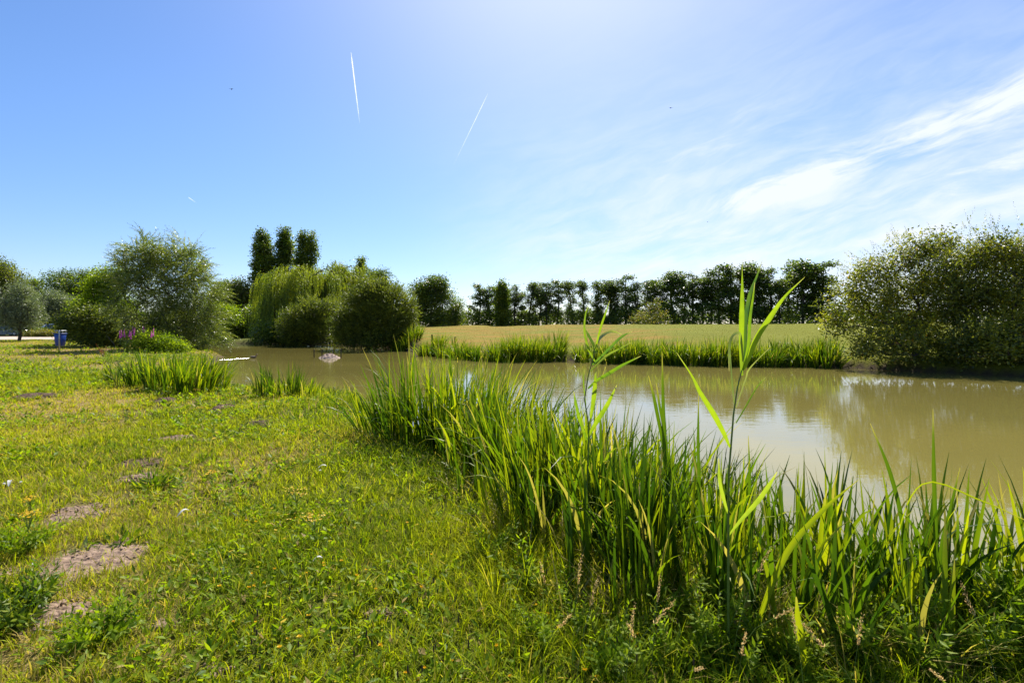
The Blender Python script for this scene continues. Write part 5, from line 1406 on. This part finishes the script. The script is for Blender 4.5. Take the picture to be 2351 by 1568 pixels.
# white clover-like flowers
proto_w = None
for (u, v) in [(850, 985), (868, 990), (893, 986), (735, 1080), (905, 1010), (10, 1115), (48, 1112), (395, 960), (410, 955), (75, 1300), (372, 905), (900, 992), (342, 1012), (215, 950)]:
    x, y = at(u, v, .10)
    if proto_w is None:
        proto_w = empty('white_flower', (x, y, hz(x, y)), 'tiny white flower dotted in the lawn', 'white flower', 'white flowers in the lawn')
        mesh('stem', [tube([(0, 0, -.01)], [(0, 0, .09)], [.0012], [.001], 4)], M['stem'], proto_w)
        m = 18
        mesh('petals', [kites(np.tile([0, 0, .09], (m, 1)), rdir(m, r) + [0, 0, .5], np.tile([0, 0, 1.], (m, 1)), np.full(m, .016), np.full(m, .008), np.stack([r.random(m), np.zeros(m)], 1))], M['white'], proto_w)
    else:
        dup(proto_w, (x, y, hz(x, y)), r.uniform(0, 6.28), (1.1, 1.1, 1.1))

# feathers
def feather(label, u, v, L, rz, seed):
    x, y = at(u, v, .05); n = 12; t_ = np.linspace(0, 1, n)
    wv_ = L * .16 * np.sin(np.pi * np.clip(t_, .02, .98)) ** .6
    z_ = .05 * np.sin(t_ * 2.4) * L / .1 + .045
    V = np.stack([np.stack([(t_ - .5) * L, -wv_, z_ + .006], 1), np.stack([(t_ - .5) * L, 0 * t_, z_], 1), np.stack([(t_ - .5) * L, wv_, z_ + .006], 1)], 1).reshape(-1, 3)
    o = mesh('feather', [(V, grid_faces(3, n), np.tile([.4, .5, 0.], (len(V), 1)))], M['white'], loc=(x, y, hz(x, y))); o.rotation_euler = (0, 0, rz)
    tag(o, label, 'feather', 'loose feathers on the lawn')
feather('white and tan curled feather lying in the middle of the lawn', 420, 1180, .10, 1.0, 1)
feather('small white feather at the left frame edge', 22, 1118, .10, 2.2, 2)
feather('white feather in the grass before the dark bank hollow', 738, 1080, .12, .4, 3)
feather('pale feather below the soil patches in the near lawn', 728, 1296, .07, .3, 4)

# plantain heads and seeding grasses
def stalky(name, label, cat, group, spots, head_mat, head, H0, seed, wig=.1):
    r = np.random.default_rng(seed); protos_ = []
    for i, (u, v) in enumerate(spots):
        hgt = H0 * r.uniform(.7, 1.25); x, y = at(u, v, hgt)
        if float(sdist(np.array([x]), np.array([y]))[0]) < .1: continue
        z = hz(x, y)
        if len(protos_) < 4:
            root = empty(name, (x, y, z), label, cat, group)
            lx, ly = r.normal(0, wig * H0, 2)
            st = np.array([(0, 0, -.02), (lx * .2, ly * .2, H0 * .4), (lx * .55, ly * .55, H0 * .75), (lx, ly, H0)])
            mesh('stem', [tube(st[:-1], st[1:], [.0016, .0014, .0012], [.0014, .0012, .001], 4)], M['stem'], root)
            head(root, st[-1], nrm(st[-1] - st[-2]), r)
            protos_.append(root)
        else:
            s_ = hgt / H0
            dup(protos_[int(r.integers(0, len(protos_)))], (x, y, z), r.uniform(0, 6.28), (1, 1, s_))
def plantain_head(root, p, d, r):
    V, Fc = lathe([(.001, -.004), (.0035, 0), (.0045, .01), (.0040, .022), (.001, .030)], (0, 0, 0), 7)
    mesh('seed_head', [(V + p, Fc)], M['brownhead'], root)
def plume(root, p, d, r):
    n = 70; t_ = r.random(n)
    b_ = p + d * (t_ * .12 - .03)[:, None] + r.normal(size=(n, 3)) * .003
    dv = nrm(d + r.normal(size=(n, 3)) * .45)
    L = .013 * (1.2 - t_ * .6)
    mesh('seed_head', [kites(b_, dv, rdir(n, r), L, L * .3, np.stack([r.random(n), np.zeros(n)], 1))], M['seed'], root)
r = np.random.default_rng(9)
stalky('plantain', 'small dark brown plantain head on a thin stalk in the lawn', 'plantain', 'plantain heads in the lawn',
       [(r.uniform(0, 1100), 870 + 330 * r.random() ** 1.4) for _ in range(90)] + [(r.uniform(500, 1600), r.uniform(1150, 1560)) for _ in range(70)], None, plantain_head, .13, 5)
stalky('grass_plume', 'thin grass stalk with pinkish tan seed plume before the near iris', 'seeding grass', 'seeding grasses before the near iris',
       [(r.uniform(1420, 1780), r.uniform(1280, 1480)) for _ in range(7)] + [(r.uniform(1750, 2340), r.uniform(1450, 1550)) for _ in range(5)] + [(r.uniform(1200, 1420), r.uniform(1320, 1420)) for _ in range(5)], None, plume, .42, 6, .18)
stalky('grass_plume', 'thin grass stalk with tan plume on the cove edge', 'seeding grass', 'seeding grasses on the cove edge',
       [(r.uniform(590, 1000), r.uniform(905, 960)) for _ in range(26)], None, plume, .35, 7, .15)

# purple loosestrife and dock by the left shore
def loosestrife(label, u, v, H, seed, ns, grp='purple loosestrife by the left shore'):
    r = np.random.default_rng(seed); x, y = at(u, v, .0); z = hz(x, y)
    root = empty('purple_loosestrife', (x, y, z), label, 'purple wildflower', grp)
    lf, st = weedparts(r, n=ns * 3, L=H * .85, leaf=.13, lw=.26, spread=.5, nl=22, stemr=.005)
    mesh('leaves', [lf], M['weed'], root); mesh('stem', [st], M['stem'], root)
    for i in range(ns):
        a_ = r.uniform(0, 6.28); q = r.uniform(.1, .4)
        b0 = np.array([math.cos(a_) * q, math.sin(a_) * q, H * r.uniform(.75, .95)]); d = nrm(np.array([b0[0] * .3, b0[1] * .3, 1.]))
        n = 160; t_ = r.random(n); Ls = r.uniform(.35, .55)
        p_ = b0 + d * (t_ * Ls)[:, None]
        L = .055 * (1.15 - .7 * t_)
        mesh('flower_spike', [kites(p_, nrm(rdir(n, r) + [0, 0, .4]), rdir(n, r), L, L * .55, np.stack([r.random(n), np.zeros(n)], 1))], M['purple'], root)
loosestrife('purple loosestrife with crowded spikes, left one below the willow', 292, 812, 1.15, 1, 6)
loosestrife('purple loosestrife with two tall spikes, between the other two', 322, 810, 1.35, 2, 3)
loosestrife('purple loosestrife with few pale spikes, nearest the leafy bush', 342, 812, 1.25, 3, 2)
def dock(label, u, v, seed):
    r = np.random.default_rng(seed); x, y = at(u, v, 0); z = hz(x, y)
    root = empty('dock_plant', (x, y, z), label, 'dock', None)
    n = 12; b_ = np.zeros((n, 3)); a_ = r.uniform(0, 6.28, n)
    lf, st = shoots(b_, np.stack([np.cos(a_) * .4, np.sin(a_) * .4, np.ones(n)], 1), r.uniform(.4, .8, n), .1, 34, .06, .6, r, ang=.9, stemr=.006)
    mesh('seed_head', [lf], M['rust'], root); mesh('stem', [st], M['bark'], root)
dock('rusty red dock plant gone to seed left of the loosestrife', 237, 822, 1)
# tall rough weeds along the left shore edge
for i, (u, v, n, L, lab) in enumerate([(265, 838, 26, .7, 'leafy green weed behind the grey green iris tuft'), (385, 842, 30, .8, 'leafy green weed above the dense left shore iris'), (330, 838, 26, .75, 'leafy green weed directly under the loosestrife'),
                                       (430, 850, 24, .7, 'leafy green weed at the foot of the feathery willow'), (745, 935, 20, .3, 'low leafy weed on the cove edge by the rushes'), (560, 915, 20, .28, 'low leafy weed between the arching iris and the small tuft')]):
    x, y = at(u, v, -.1); weed('shore_weed', lab, 'weed', x, y, 40 + i, 'leafy weeds on the left shore', n=n, L=L, leaf=.12 if v < 900 else .06, lw=.32, spread=.9, nl=20, jit=.5, stemr=.004)
# dead twigs
for i, P in enumerate([[(285, 800, 33), (300, 775, 33), (288, 752, 33)], [(262, 790, 34), (245, 770, 34)]]):
    Q = np.array([W(*p) for p in P]); x, y = Q[0][:2]; z = hz(x, y)
    Q = np.vstack([[x, y, z], Q]) - [x, y, z]
    tag(mesh('dead_twig', [tube(Q[:-1], Q[1:], np.full(len(Q) - 1, .02), np.full(len(Q) - 1, .012))], M['palebark'], loc=(x, y, z)), ['bare forked dead twig above the loosestrife', 'short bare dead twig left of the loosestrife'][i], 'twig')
